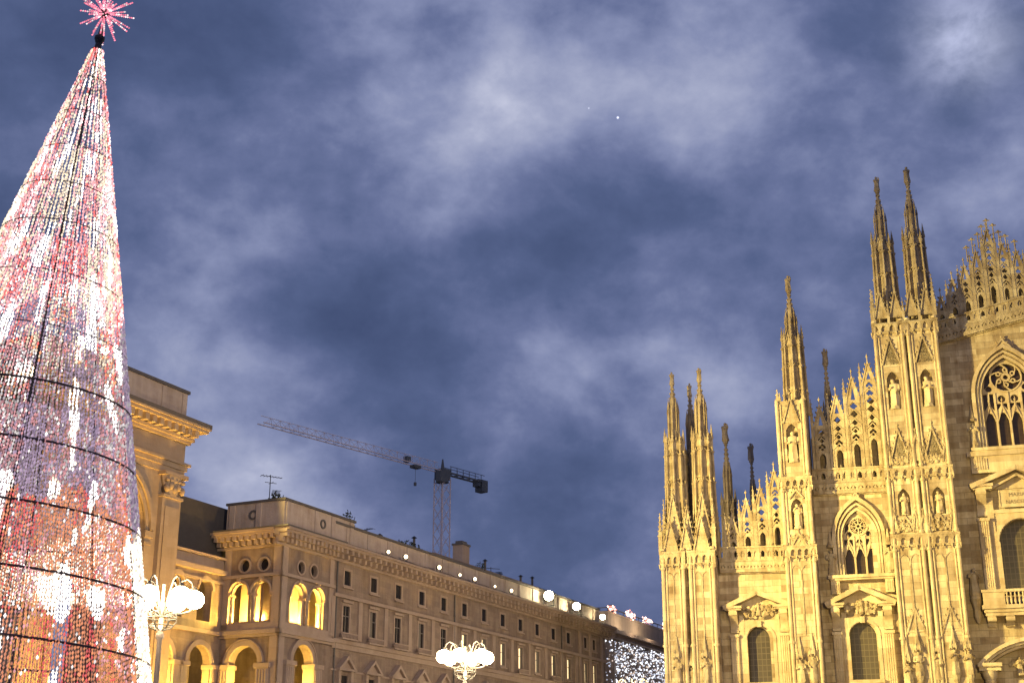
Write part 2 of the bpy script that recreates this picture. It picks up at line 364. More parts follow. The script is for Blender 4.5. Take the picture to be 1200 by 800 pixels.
def spire(parent, x, y, z0, zsh, zup, ztip, w, mat='marble_carved', seed=0):
    """two-stage open Gothic spire on an octagonal plan with a figure on top"""
    mb = MB(); r = w/2
    mb.frus(x, y, z0, zsh - .2, r*.70, r*.58, 8, math.pi/8)
    for k in range(8):
        a = math.pi/4*k; ca, sa = math.cos(a), math.sin(a); rr_ = lambda z: r*(.95 - .15*(z - z0)/(zsh - z0)); cx = x + rr_(zsh)*ca; cy_ = y + rr_(zsh)*sa
        top = zsh + (1.0 if k % 2 == 0 else .3) + .15*math.sin(seed + k*2.1)
        mb.tube((x + rr_(z0)*ca, y + rr_(z0)*sa, z0), (cx, cy_, top - .95), .15, 6, .11); mb.frus(cx, cy_, top - 1.0, top + .55, .19, .015, 6)
        for t in (.28, .62, .88):
            z = z0 + (zsh - z0)*t; mb.frus(x + rr_(z)*ca, y + rr_(z)*sa, z - .07, z + .09, .20, .20, 6)
        for i in range(3): mb.box(cx - .17 + .04*i, cx + .17 - .04*i, cy_ - .17 + .04*i, cy_ + .17 - .04*i, top - .85 + i*.38, top - .77 + i*.38)
        # blind arches on each face and a gable over each
        a2 = a + math.pi/8; fx = math.cos(a2); fy = math.sin(a2)
        def face(u, v, z, fx=fx, fy=fy):
            e = r*(.70 - .12*(z - z0)/(zsh - z0)) - v; u = u*(1 - .14*(z - z0)/(zsh - z0)); return (x + fx*e - fy*u, y + fy*e + fx*u, z)
        fm = MB(face); q = r*.5
        for t0, t1 in ((.02, .3), (.33, .64), (.67, .9)):
            za = z0 + (zsh - z0)*t0; zb = z0 + (zsh - z0)*t1
            fm.rail(arch_p(0, q, za, zb - q*.9, 1.0, 4), 0, -.09, -.10, .12, True)
        fm.rail([(q*.75, zsh - .9), (0, zsh + .55), (-q*.75, zsh - .9)], 0, .12, -.16, .1)
        fm.plate([(-q*.7, zsh - .9), (q*.7, zsh - .9), (0, zsh + .4)], [], -.06, .1)
        mb.v += fm.v; b = len(mb.v) - len(fm.v); mb.f += [tuple(i + b for i in f) for f in fm.f]
    # upper stage
    r2 = r*.42
    mb.frus(x, y, zsh - .2, zup, r2*.95, r2*.72, 8, math.pi/8)
    for k in range(8):
        a = math.pi/4*k; cx = x + r2*1.12*math.cos(a); cy_ = y + r2*1.12*math.sin(a)
        top = zup + (.3 if k % 2 else -.3)
        mb.frus(cx, cy_, zsh - .2, top - .6, .085, .075, 5); mb.frus(cx, cy_, top - .6, top + .35, .12, .01, 5)
    hs = min(2.4, (ztip - zup)*.42)           # height of the crowning figure
    zc = ztip - hs
    mb.frus(x, y, zup, zc - .25, r2*.78, .11, 8, math.pi/8)
    n = max(3, int((zc - zup)/.5))
    for i in range(n):
        t = (i + .3)/n; rr = r2*.8*(1 - t) + .13; z = zup + (zc - zup)*t
        for k in range(4):
            a = math.pi/2*k + math.pi/4; mb.ball((x + rr*math.cos(a), y + rr*math.sin(a), z), .09, 5, 3)
    mb.lathe(x, y, ((zc - .45, .1), (zc - .3, .17), (zc - .12, .15), (zc, .21), (zc + .02, .18)), 8)
    mb.build('spire', M[mat], parent)
    statue(parent, x, y, zc + .1, hs - .1, seed, mat, True)

def canopy_figure(mb, x, y, z, h, seed):
    """figure on a bracket under a spired canopy, all carved on the pier"""
    mb.lathe(x, y, ((z - .9, .08), (z - .5, .26), (z - .15, .36), (z, .38)), 8)
    statue_mb(mb, x, y - .05, z, h, seed)
    zc = z + h + .12
    mb.lathe(x, y, ((zc, .40), (zc + .35, .40), (zc + .36, .3), (zc + 2.0, .03)), 6)
    for k in range(6):
        a = math.pi/3*k; mb.frus(x + .38*math.cos(a), y + .38*math.sin(a), zc - .15, zc + .75, .09, .01, 5)

def band(mb, x0, x1, y, z0, z1, out=.32, pitch=.72):
    """corbelled band: moulding, row of little pointed arches, cresting"""
    mb.box(x0 - out, x1 + out, y - out, y + .3, z1 - .2, z1)
    mb.box(x0 - out*.55, x1 + out*.55, y - out*.55, y + .3, z0, z0 + .16)
    n = max(2, round((x1 - x0 + 2*out)/pitch)); p = (x1 - x0 + 2*out - .04)/n
    xs = x0 - out + .02
    holes = [arch_p(xs + p*(i + .5), p*.62, z0 + .2, z0 + .2 + (z1 - z0 - .5)*.45, .9, 3) for i in range(n)]
    mb.plate(rect(xs, xs + p*n, z0 + .12, z1 - .15), holes, y - out*.8, y - out*.8 + .2)
    for i in range(n + 1): mb.frus(xs + p*i, y - out*.7, z0 - .3, z0 + .15, .03, .13, 5)

def pier_front(mb, x0, x1, holes, ztop, y=0.14, th=.55):
    mb.plate(rect(x0 + .05, x1 - .05, 0, ztop), holes, y, y + th)
def shafts(mb, xs, ztop, y=.1, r=.17, z0=0, rings=()):
    for x in xs:
        mb.frus(x, y, z0, ztop, r, r, 8)
        for z in rings: mb.frus(x, y, z - .12, z + .12, r*1.5, r*1.5, 8)

def relief(mb, xc, zc, w, h, y, seed, n=26):
    """carved foliage and small figures in low relief"""
    r = random.Random(seed)
    for i in range(n):
        x = xc + r.uniform(-w/2, w/2); z = zc + r.uniform(-h/2, h/2)*(1 - .5*abs(x - xc)/(w/2)); q = r.uniform(.09, .22)
        mb.ball((x, y, z), q, 7, 4, r.uniform(.7, 1.6), r.uniform(.8, 1.5), .8)
    for i in range(n//3):
        x = xc + r.uniform(-w/2, w/2)*.8; z = zc + r.uniform(-h/2, h/2)*.6; q = r.uniform(.18, .32); a = r.uniform(0, 6)
        mb.path([(x + q*math.cos(a + t*.8), y - .05, z + q*math.sin(a + t*.8)) for t in range(6)], .055, 5)
def buttress(s0, s1, subs, ztop, bands, niches, canopies, gables, spires, pinns, mirror=False, label=None):
    """pier of the facade; its carved shafts, figures, gables and spires are its pieces"""
    f = (lambda x: -x) if mirror else (lambda x: x)
    def Tm(x, y, z): return (f(x), y, z)
    body = MB(Tm)
    body.box(s0 + .02, s1 - .02, .86, WY + 2.2, 0, ztop - .3)
    for a, b in subs:
        hs = [arch_p((a + b)/2, wn, zn, zn + hn - wn*.8, .9, 4) for zn, hn, wn in niches]
        pier_front(body, a, b, hs, ztop)
        body.box(a + .05, a + .35, .69, .9, 0, ztop); body.box(b - .35, b - .05, .69, .9, 0, ztop)
    bo = body.build('buttress', M['marble'], cath)
    if label: bo['label'] = label
    rings = [z for z0, z1 in bands for z in (z0 - .25, z1 + .2)] + [16.6]
    for a, b in subs:
        for x, y, r, zt, rg in ((a + .16, .08, .19, ztop, rings), (b - .16, .08, .19, ztop, rings), (a + .5, .1, .085, ztop - .4, ()), (b - .5, .1, .085, ztop - .4, ())):
            m_ = MB(Tm); shafts(m_, (x,), zt, y, r, 0, rg); m_.build('shaft', M['marble_smooth'], bo, 40)
        for z0, z1 in bands:
            m_ = MB(Tm); band(m_, a + .12, b - .12, .1, z0, z1, .26 if len(subs) > 1 else .32); m_.build('carved_band', M['marble_carved'], bo)
    for x, w, z0, z1, y in gables: m_ = MB(Tm); gablet(m_, x, w, z0, z1, y); m_.build('gable', M['marble_carved'], bo)
    for x, y, z0, z1, w in pinns: m_ = MB(Tm); pinnacle(m_, x, y, z0, z1, w); m_.build('pinnacle', M['marble_carved'], bo)
    k = int(abs(s0)*10)
    for a, b in subs:
        for z0, z1 in bands[:-1] or bands:
            if z1 > ztop - 2: continue
            rl = MB(Tm); relief(rl, (a + b)/2, z1 + .75, (b - a)*.62, .9, .12, k + int(z0), 20); rl.build('relief', M['marble_carved'], bo, 50)
        bl = MB(Tm); w_ = (b - a)*.5 - .42
        for zb_, zt_ in ((17.2, bands[0][0] - .6),):
            for q in (-1, 1): bl.rail(arch_p((a + b)/2 + q*w_*.5, w_*.86, zb_, zt_ - w_*.8, .95, 4), 0, -.07, .07, .16, True)
        for zb_, zt_ in [(x0[1] + .15, x1[0] - .15) for x0, x1 in zip(bands, bands[1:])]:
            for q in (-1, 1): bl.rail([((a + b)/2 + q*(w_ + .02), zb_), ((a + b)/2 + q*(w_ + .02), zt_)], -.05, .05, .05, .16)
        bl.build('blind_tracery', M['marble_carved'], bo)
    for a, b in subs:
        for zn, hn, wn in niches:
            k += 3
            statue(bo, f((a + b)/2), .42, zn + .3, hn*.74, k, 'marble_smooth')
    for x, y, z, h in canopies: k += 7; m_ = MB(Tm); canopy_figure(m_, x, y, z, h, k); m_.build('canopied_figure', M['marble_carved'], bo, 35)
    for x, y, z0, zs, zu, zt, w in spires: k += 5; spire(bo, f(x), y, z0, zs, zu, zt, w, 'marble_weathered', k)
    return bo

def tower_corner(mirror):
    return buttress(-33.75, -28.5, [(-33.75, -31.45), (-31.05, -28.5)], 25.6, [(24.3, 25.7)], [(17.4, 0, 0)][:0], [(-32.5, .02, 13.2, 2.2), (-29.8, .02, 13.2, 2.2), (-31.25, .45, 12.6, 2)],
        [(-32.5, 1.9, 27.0, 31.8, .55), (-29.55, 1.9, 27.0, 31.8, .55), (-31.1, 1.3, 26.6, 30.6, .5), (-32.75, 1.6, 25.7, 29.0, .02), (-31.25, 1.3, 25.7, 28.6, -.02), (-29.7, 1.7, 25.7, 29.4, .02)],
        [(-32.3, 1.9, 25.3, 37.2, 41.2, 44.8, 2.4), (-29.45, 1.9, 25.3, 37.4, 41.3, 45.0, 2.5), (-30.9, 4.4, 25.3, 36.4, 40.5, 44.2, 2.1)],
        [(-33.75, .2, 25.5, 29.6, .4), (-28.45, .25, 25.5, 30.8, .4), (-33.55, 1.4, 25.5, 31.2, .4), (-28.55, 1.9, 25.5, 31.8, .4), (-31.2, .3, 25.5, 29.4, .3), (-28.5, 3.6, 25.5, 31, .4)], mirror)
def tower_mid(mirror):
    return buttress(-21.7, -18.8, [(-21.7, -18.8)], 40.2, [(24.5, 25.7), (31.3, 32.4)], [(27.3, 3.0, 1.15), (33.9, 3.9, 1.15)], [(-20.85, .05, 12.9, 2.1), (-19.7, .05, 13.1, 2.2)],
        [(-20.25, 1.7, 37.9, 40.6, -.12), (-20.25, 1.5, 30.3, 31.3, .0), (-20.25, 1.6, 25.7, 27.0, -.02)],
        [(-19.75, 2.0, 39.0, 47.2, 49.8, 54.2, 2.5)],
        [(-21.45, .3, 39.4, 41.4, .42), (-18.95, .3, 39.4, 41.2, .42), (-21.4, 2.2, 39.4, 41.6, .4), (-18.95, 2.6, 39.4, 41.8, .4)], mirror)
def tower_nave(mirror):
    return buttress(-11.65, -5.6, [(-11.65, -8.75), (-8.5, -5.6)], 47.0, [(25.0, 26.2), (31.6, 32.6), (46.2, 47.3)], [(38.5, 3.8, 1.15), (28.0, 2.6, 1.1)],
        [(-11.2, .02, 12.4, 2.0), (-10.2, .02, 13.2, 2.2), (-8.62, .25, 12.8, 2.4), (-7.05, .02, 13.2, 2.3), (-5.8, .02, 13.2, 2.2)],
        [(x, 1.9, z, z1, .0) for x in (-10.2, -7.05) for z, z1 in ((43.0, 45.9), (33.4, 36.6), (26.4, 28.0))] + [(-8.62, 1.3, 33.2, 36.0, -.1), (-8.62, 1.2, 26.2, 28.2, -.1)] + [(x, .8, z, z + 2.0, -.05) for x in (-11.25, -9.3, -7.95, -6.0) for z in (33.0, 26.4)] + [(x, 1.9, 17.0, 19.6, .03) for x in (-10.2, -7.05)]
        + [(x, 1.4, 47.9, 50.9, .05) for x in (-10.75, -9.3, -7.85, -6.4)],
        [(-10.0, 2.1, 46.5, 56.6, 60.0, 64.2, 2.5), (-6.9, 2.1, 46.5, 56.9, 60.3, 64.9, 2.5)],
        [(-11.55, .2, 46.9, 51.0, .4), (-5.65, .2, 46.9, 52.0, .42), (-11.45, 2, 46.9, 51.5, .4), (-5.7, 2.4, 46.9, 52.4, .4), (-10.05, .05, 47, 49.6, .25), (-8.6, .05, 47, 49.8, .25), (-7.1, .05, 47, 49.8, .25)], mirror)
for mir in (False, True):
    tower_corner(mir); tower_mid(mir); tower_nave(mir)

# ---- bay walls with their window openings
BX0, BX2 = -25.1, -15.2
wall = MB()
for f in (1, -1):
    wall.plate(rect(*sorted((f*-28.5, f*-21.7)), 0, 24.6), [arch_r(f*BX0, 2.5, 13.2, 17.2)], WY, WY + .9)
    wall.plate(rect(*sorted((f*-18.8, f*-11.65)), 0, 31.8), [arch_r(f*BX2, 2.6, 13.0, 17.2), arch_p(f*BX2, 3.2, 22.9, 26.6, .95, 8)], WY, WY + .9)
wall.plate([(-5.6, 0), (5.6, 0), (5.6, 47.0), (.4, 48.0), (-5.6, 46.4)], [arch_r(.15, 4.2, 20.6, 25.4, 16), arch_p(.35, 4.9, 34.4, 39.7, .85, 10)], WY, WY + .9)
wall_o = wall.build('facade_wall', M['marble'], cath)
# the nave, aisles and roof behind the facade
nave = MB()
nave.box(-28, 28, WY + 2.3, 110, 0, 23.5); nave.box(-20, 20, WY + 2.3, 110, 23.5, 30)
for x in (-29, 29):
    for y in (16, 34): nave.box(x - 1.6, x + 1.6, y - 1.5, y + 1.5, 0, 23.5)
nave.plate([(-9, 30), (9, 30), (9, 43), (0, 45.5), (-9, 43)], [], WY + 2.3, 110)
for f in (1, -1):
    nave.plate([(f*-27.8, 24), (f*-21.7, 24), (f*-21.7, 30.5), (f*-27.8, 26.6)][::f], [], WY + .95, WY + 2.28)
    nave.plate([(f*-18.7, 31.6), (f*-11.7, 31.6), (f*-11.7, 41.0), (f*-18.7, 37.0)][::f], [], WY + .95, WY + 2.28)
nave.plate([(-5.5, 46), (5.5, 46), (5.5, 50), (2.2, 53), (.4, 53.5), (-1.5, 53), (-5.5, 49)], [], WY + 1.2, WY + 2.28)
nave.box(-28.4, -11.7, WY + .9, WY + 2.28, 0, 24.4); nave.box(-18.7, -11.7, WY + .9, WY + 2.28, 24.4, 31.6); nave.box(-5.6, 5.6, WY + 1.2, WY + 2.28, 0, 46)
nave.box(11.7, 28.4, WY + .9, WY + 2.28, 0, 24.4); nave.box(11.7, 18.7, WY + .9, WY + 2.28, 24.4, 31.6)
nave.build('nave', M['marble_old'], cath)

def console(mb, x, w, z0, z1, y0, y1):
    """scroll bracket: S-shaped profile seen from the side"""
    pts = []
    n = 10
    for i in range(n + 1):
        t = i/n; z = z1 + (z0 - z1)*t; d = (1 - t)**1.1*.75 + .18*math.sin(t*math.pi*2.2 + .5) + .16
        pts.append((y1 - (y1 - y0)*min(1.05, d), z))
    vs = [(x - w/2, p[0], p[1]) for p in pts] + [(x - w/2, y1, z0), (x - w/2, y1, z1)]
    m = len(vs); vs2 = [(x + w/2, v[1], v[2]) for v in vs]
    mb.add(vs + vs2, [tuple(range(m)), tuple(range(m, 2*m))[::-1]] + [(k, (k+1) % m, m + (k+1) % m, m + k) for k in range(m)])
    mb.tube((x - w/2 - .04, y0 + .22, z1 - .28), (x + w/2 + .04, y0 + .22, z1 - .28), .24, 8)
    mb.tube((x - w/2 - .03, y1 - .25, z0 + .2), (x + w/2 + .03, y1 - .25, z0 + .2), .17, 8)
def pilaster(mb, x, w, z0, z1, y0, y1, fl=4):
    mb.box(x - w/2, x + w/2, y0 + .06, y1, z0, z1)
    p = w/fl
    for i in range(fl): mb.frus(x - w/2 + p*(i + .5), y0 + .07, z0, z1, p*.36, p*.36, 6)
    mb.box(x - w/2 - .08, x + w/2 + .08, y0 - .06, y1, z1, z1 + .28)

def edicule(xc, zb, hw, zcap, zap, win_w, zs, seed, zbase):
    """pedimented classical window: frame, consoles, broken pediment, relief and its pane"""
    fr = MB()
    fr.plate(rect(xc - win_w/2 - .75, xc + win_w/2 + .75, zbase, zcap - .9), [arch_r(xc, win_w, zb, zs, 14)], WY - .28, WY - .003)
    fr.rail(arc_r(xc, win_w, zs, 14), -.05, -.28, WY - .4, WY - .26)
    fr.box(xc - win_w/2 - .28, xc - win_w/2 + .02, WY - .4, WY - .26, zb, zs); fr.box(xc + win_w/2 - .02, xc + win_w/2 + .28, WY - .4, WY - .26, zb, zs)
    fr.box(xc - .22, xc + .22, WY - .6, WY - .2, zs + win_w/2 - .1, zs + win_w/2 + .5)
    o = fr.build('pedimented_window', M['marble_smooth'], cath)
    for s in (-1, 1):
        c = MB()
        pilaster(c, xc + s*(hw - .55), .78, zbase, zcap - 2.5, WY - .62, WY)
        console(c, xc + s*(hw - .55), .74, zcap - 2.1, zcap - .02, WY - 1.25, WY)
        c.box(xc + s*(hw - 1.25) - .22, xc + s*(hw - 1.25) + .22, WY - .32, WY, zbase, zcap - .4)
        c.build('bracketed_pilaster', M['marble_smooth'], o, 40)
    p = MB()
    for s in (-1, 1):
        a, b = sorted((xc + s*(hw - 1.35), xc + s*(hw + .18)))
        p.box(a, b, WY - 1.25, WY, zcap, zcap + .16); p.box(a - .1, b + .1, WY - 1.42, WY, zcap + .16, zcap + .40)
        p.rail([(xc + s*(hw + .40), zcap + .42), (xc, zap)], *((0, .40) if s > 0 else (0, -.40)), WY - 1.45, WY)
        p.rail([(xc + s*(hw + .25), zcap + .40), (xc, zap - .1)], *((-.02, -.16) if s > 0 else (.02, .16)), WY - 1.25, WY)
    p.plate([(xc - hw + .2, zcap), (xc + hw - .2, zcap), (xc, zap - .2)], [], WY - .3, WY - .004)
    p.build('pediment', M['marble_smooth'], o)
    r = MB(); relief(r, xc, zcap - .05, hw*1.05, 1.5, WY - .42, seed, 34); statue_mb(r, xc, WY - .5, zcap - .5, 1.25, seed)
    r.build('relief', M['marble_carved'], o, 50)
    g = MB().plate(arch_r(xc, win_w + .1, zb - .05, zs, 14), [], WY + .55, WY + .62); g.build('pane', M['church_glass'], o)
    b = MB(); b.box(xc - win_w/2 - .3, xc + win_w/2 + .3, WY - .7, WY, zb - .35, zb - .05)
    n = 9
    for i in range(n):
        x = xc - win_w/2 + (win_w)*(i + .5)/n; b.lathe(x, WY - .45, ((zb - 1.3, .07), (zb - 1.05, .12), (zb - .75, .05), (zb - .4, .08)), 6)
    b.build('sill', M['marble_smooth'], o)
    return o
for f in (1, -1):
    edicule(f*BX0 + (.35 if f > 0 else 0), 13.2, 2.95, 19.95, 21.75, 2.5, 17.2, 5, 8)
    edicule(f*BX2 + (.15 if f > 0 else 0), 13.2, 2.95, 19.85, 21.85, 2.6, 17.2, 6, 8)

def gothic_window(xc, w, zb, zs, k, rose_z, rose_r, n, zl, petals, swirl, seed):
    fr = MB()
    for i, (o, d, y) in enumerate(((.02, .26, -.16), (.32, .52, -.34), (.6, .95, -.52))):
        pts = arc_p(xc, w + 2*o, zs, k, 9); pts = [(xc + w/2 + o, zb)] + pts + [(xc - w/2 - o, zb)]
        fr.rail(pts, 0, -(d - o), WY + y, WY - .002*(i + 1))
    zap = max(p[1] for p in arc_p(xc, w, zs, k))
    gablet(fr, xc, w*.35, zap + .95, zap + 1.9, WY - .5, .45, True, True, .14, .3)
    fr.box(xc - w/2 - 1.55, xc + w/2 + 1.55, WY - 1.15, WY, zb - .3, zb); fr.box(xc - w/2 - 1.4, xc + w/2 + 1.4, WY - .95, WY, zb - .48, zb - .3)
    for s in (-1, 1):
        fr.box(*sorted((xc + s*(w/2 + .55), xc + s*(w/2 + 1.35))), WY - .8, WY, zb - 1.75, zb - .48)
        for q in range(3): fr.box(xc + s*(w/2 + .72) + s*q*.22 - .05, xc + s*(w/2 + .72) + s*q*.22 + .05, WY - .86, WY - .8, zb - 1.6, zb - .7)
    o = fr.build('gothic_window', M['marble_smooth'], cath)
    tr = MB()
    outer = arch_p(xc, w, zb, zs, k, 9)
    lw = w/n; holes = []
    for i in range(n):
        x = xc - w/2 + lw*(i + .5)
        holes.append(arch_p(x, lw*.80, zb + .12, zl, .9, 4))
    holes.append(circ(xc, rose_z, rose_r, 24))
    for i in range(n):
        x = xc - w/2 + lw*(i + .5); za = zl + lw*.8
        zt = rose_z - rose_r*.55 if i in (0, n - 1) else rose_z - rose_r - .35
        for s in (-1, 1):
            holes.append([(x + s*.10, za + .55), (x + s*.10, zt - .75), (x + s*lw*.40, zt - .75), (x + s*lw*.40, za + .0)][::s])
        holes.append(circ(x, zt - .28, lw*.30, 10) if i not in (0, n - 1) else circ(x + (.12 if i == 0 else -.12), zt - .25, lw*.26, 10))
    for s in (-1, 1): holes.append([(xc + s*(rose_r*.92 + .12), rose_z - rose_r*.3), (xc + s*w*.445, rose_z - rose_r*.75), (xc + s*w*.40, rose_z + .1), (xc + s*(rose_r*.98), rose_z + rose_r*.42)][::s])
    tr.plate(outer, holes, WY + .32, WY + .5)
    for i in range(n):   # little crocketed gables over the lancets
        x = xc - w/2 + lw*(i + .5)
        gablet(tr, x, lw*.95, zl - .1, zl + lw*1.25, WY + .2, .2, False, False, .10, .9)
        if i: tr.box(xc - w/2 + lw*i - .07, xc - w/2 + lw*i + .07, WY + .2, WY + .42, zb, rose_z - rose_r)
    tr.rail(circ(xc, rose_z, rose_r, 28), 0, .13, WY + .2, WY + .45, True)
    tr.plate(circ(xc, rose_z, rose_r*.30, 16), [circ(xc, rose_z, rose_r*.16, 10)], WY + .25, WY + .45)
    for i in range(petals):
        a = 2*math.pi*i/petals
        pts = [(xc + rose_r*(.28 + .72*t)*math.cos(a + swirl*t), rose_z + rose_r*(.28 + .72*t)*math.sin(a + swirl*t)) for t in (0, .25, .5, .75, 1)]
        tr.rail(pts, -.05, .05, WY + .25, WY + .45)
        if swirl: am = a + .5; tr.plate(circ(xc + rose_r*.5*math.cos(am), rose_z + rose_r*.5*math.sin(am), rose_r*.17, 10), [circ(xc + rose_r*.5*math.cos(am), rose_z + rose_r*.5*math.sin(am), rose_r*.09, 8)], WY + .27, WY + .43)
        else: tr.plate(foil(xc + rose_r*.72*math.cos(a + math.pi/petals), rose_z + rose_r*.72*math.sin(a + math.pi/petals), rose_r*.2, 3, 12), [circ(xc + rose_r*.72*math.cos(a + math.pi/petals), rose_z + rose_r*.72*math.sin(a + math.pi/petals), rose_r*.10, 8)], WY + .27, WY + .43)
    tr.build('tracery', M['marble_smooth'], o)
    MB().plate(arch_p(xc, w + .1, zb - .05, zs, k, 9), [], WY + .62, WY + .68).build('pane', M['gothic_glass'], o)
    for s in (-1, 1):
        statue(o, xc + s*(w/2 + 1.15), WY - .45, zb + .35, 2.2, seed + s)
        cp = MB(); cp.lathe(xc + s*(w/2 + 1.15), WY - .4, ((zb + 2.75, .36), (zb + 3.0, .38), (zb + 3.1, .26), (zb + 4.4, .03)), 6); cp.build('canopy', M['marble_carved'], o)
    return o
for f in (1, -1): gothic_window(f*BX2 + (.45 if f > 0 else 0), 3.1, 22.9, 26.6, .95, 27.75, .92, 3, 24.9, 8, 0, 21)
gothic_window(.35, 4.8, 34.4, 39.7, .85, 41.55, 1.5, 4, 37.3, 6, .9, 31)

def balustrade(x0, x1, za, zb, y, h, name='balustrade'):
    """pierced parapet on a corbel frieze; za and zb are its base heights at both ends"""
    def T(x, yy, z):
        t = (x - x0)/(x1 - x0); return (x, yy, z + za + (zb - za)*t)
    n = max(4, round((x1 - x0)/.68)); p = (x1 - x0)/n
    mb = MB(T)
    holes = []
    for i in range(n): holes.append(arch_p(x0 + p*(i + .5), p*.55, .28, h*.52, .9, 3))
    mb.plate(rect(x0, x1, 0, h), holes, y - .12, y + .12)
    for i in range(n):
        xa, xb = x0 + p*i, x0 + p*(i + 1)
        mb.box(xa, xb, y - .24, y + .2, h, h + .16); mb.box(xa, xb, y - .28, y + .3, -.18, 0)
        mb.box(xa, xb, y - .1, y + .3, -1.35, -.18)
        mb.frus(xa + p/2, y - .17, -1.25, -.25, .05, .2, 6); mb.ball((xa + p/2, y - .2, -.75), .2, 6, 4, 1.3)
        if i % 2 == 0: mb.frus(xa, y - .12, 0, h + .5, .10, .03, 4, math.pi/4)
    hol = [foil(x0 + p*(i + .5), -.72, p*.36, 4, 16) for i in range(n)]
    mb.plate(rect(x0, x1, -1.25, -.22), hol, y - .36, y - .24)
    return mb.build(name, M['marble_carved'], cath)
def crest(x0, x1, zb0, zb1, tips, y):
    """row of pierced gables above the parapet, a slim pinnacle between each two"""
    n = len(tips); p = (x1 - x0)/n
    for i, zt in enumerate(tips):
        x = x0 + p*(i + .5); zb = zb0 + (zb1 - zb0)*(i + .5)/n; w = p*.80
        hh = zt - zb; zg = zt - w*1.75
        outer = [(x - w/2, zb), (x + w/2, zb), (x + w/2, zg), (x, zt), (x - w/2, zg)]
        holes = []; zl = zb + hh*.30
        holes.append(arch_p(x, w*.46, zb + .15, zl, .95, 4))
        z = zl + w*.46 + .22 + w*.24; q = w*.27
        while z + q < zg + .2:
            holes.append(foil(x, z, q, 4, 20)); 
            z += q*2.05 + .06
        if zg + w*.75 > z + .1: holes.append([(x - w*.16, z - q*.4), (x + w*.16, z - q*.4), (x, zg + w*.9)])
        mb = MB(); mb.plate(outer, holes, y - .10, y + .14)
        gablet(mb, x, w + .1, zg - .05, zt + .1, y - .18, .34, True, False, .13, .7)
        zc = zl + w*.46 + .1                 # chevrons that tie the tracery
        while zc < zg - .3:
            mb.rail([(x + w/2, zc - .2), (x, zc + .5), (x - w/2, zc - .2)], 0, .09, y - .16, y + .16); zc += .95
        mb.box(x - w/2, x - w/2 + .1, y - .16, y + .16, zb, zg); mb.box(x + w/2 - .1, x + w/2, y - .16, y + .16, zb, zg)
        mb.build('pierced_gable', M['marble_carved'], cath)
    pm = []
    for i in range(n + 1):
        x = x0 + p*i; zb = zb0 + (zb1 - zb0)*i/n
        zt = (tips[max(0, i - 1)] + tips[min(n - 1, i)])/2 + .55
        mb = MB(); pinnacle(mb, x, y, zb - .1, zt, .26, zt - 1.5); mb.build('pinnacle', M['marble_carved'], cath)
def mirrored(fn, *a):
    fn(*a)
YB = WY - .15
balustrade(-28.3, -21.75, 25.0, 24.85, YB, 1.15); balustrade(21.75, 28.3, 24.85, 25.0, YB, 1.15)
crest(-27.6, -21.75, 25.0, 24.9, [29.6, 31.2, 32.3, 33.9], YB + .1); crest(21.75, 27.6, 24.9, 25.0, [33.9, 32.3, 31.2, 29.6], YB + .1)
balustrade(-18.7, -11.7, 32.2, 32.1, YB, 1.2); balustrade(11.7, 18.7, 32.1, 32.2, YB, 1.2)
crest(-18.4, -11.7, 32.2, 32.1, [40.2, 41.2, 42.9, 44.3], YB + .1); crest(11.7, 18.4, 32.1, 32.2, [44.3, 42.9, 41.2, 40.2], YB + .1)
balustrade(-5.6, 2.8, 46.6, 48.4, YB, 1.0); balustrade(2.8, 5.6, 48.4, 47.6, YB, 1.0)
crest(-5.5, 5.9, 46.9, 48.6, [50.6, 52.3, 53.6, 55.0, 57.2, 55.6, 54.6, 53.2, 51.4], YB + .1)
# the flowered finials over the middle gable
for dx, z in ((0, 58.1), (-.55, 57.5), (.55, 57.5), (-1.0, 56.7), (1.0, 56.7), (-1.6, 56.2), (1.6, 56.2), (-2.2, 55.4), (2.4, 55.5)):
    fx = MB(); fx.frus(.3 + dx, YB, z - 1.6, z, .07, .05, 5); fx.ball((.3 + dx, YB, z), .15, 6, 4); fx.tube((dx - .02, YB, z - .1), (dx + .62, YB, z - .1), .07, 5); fx.build('finial', M['marble_carved'], cath)

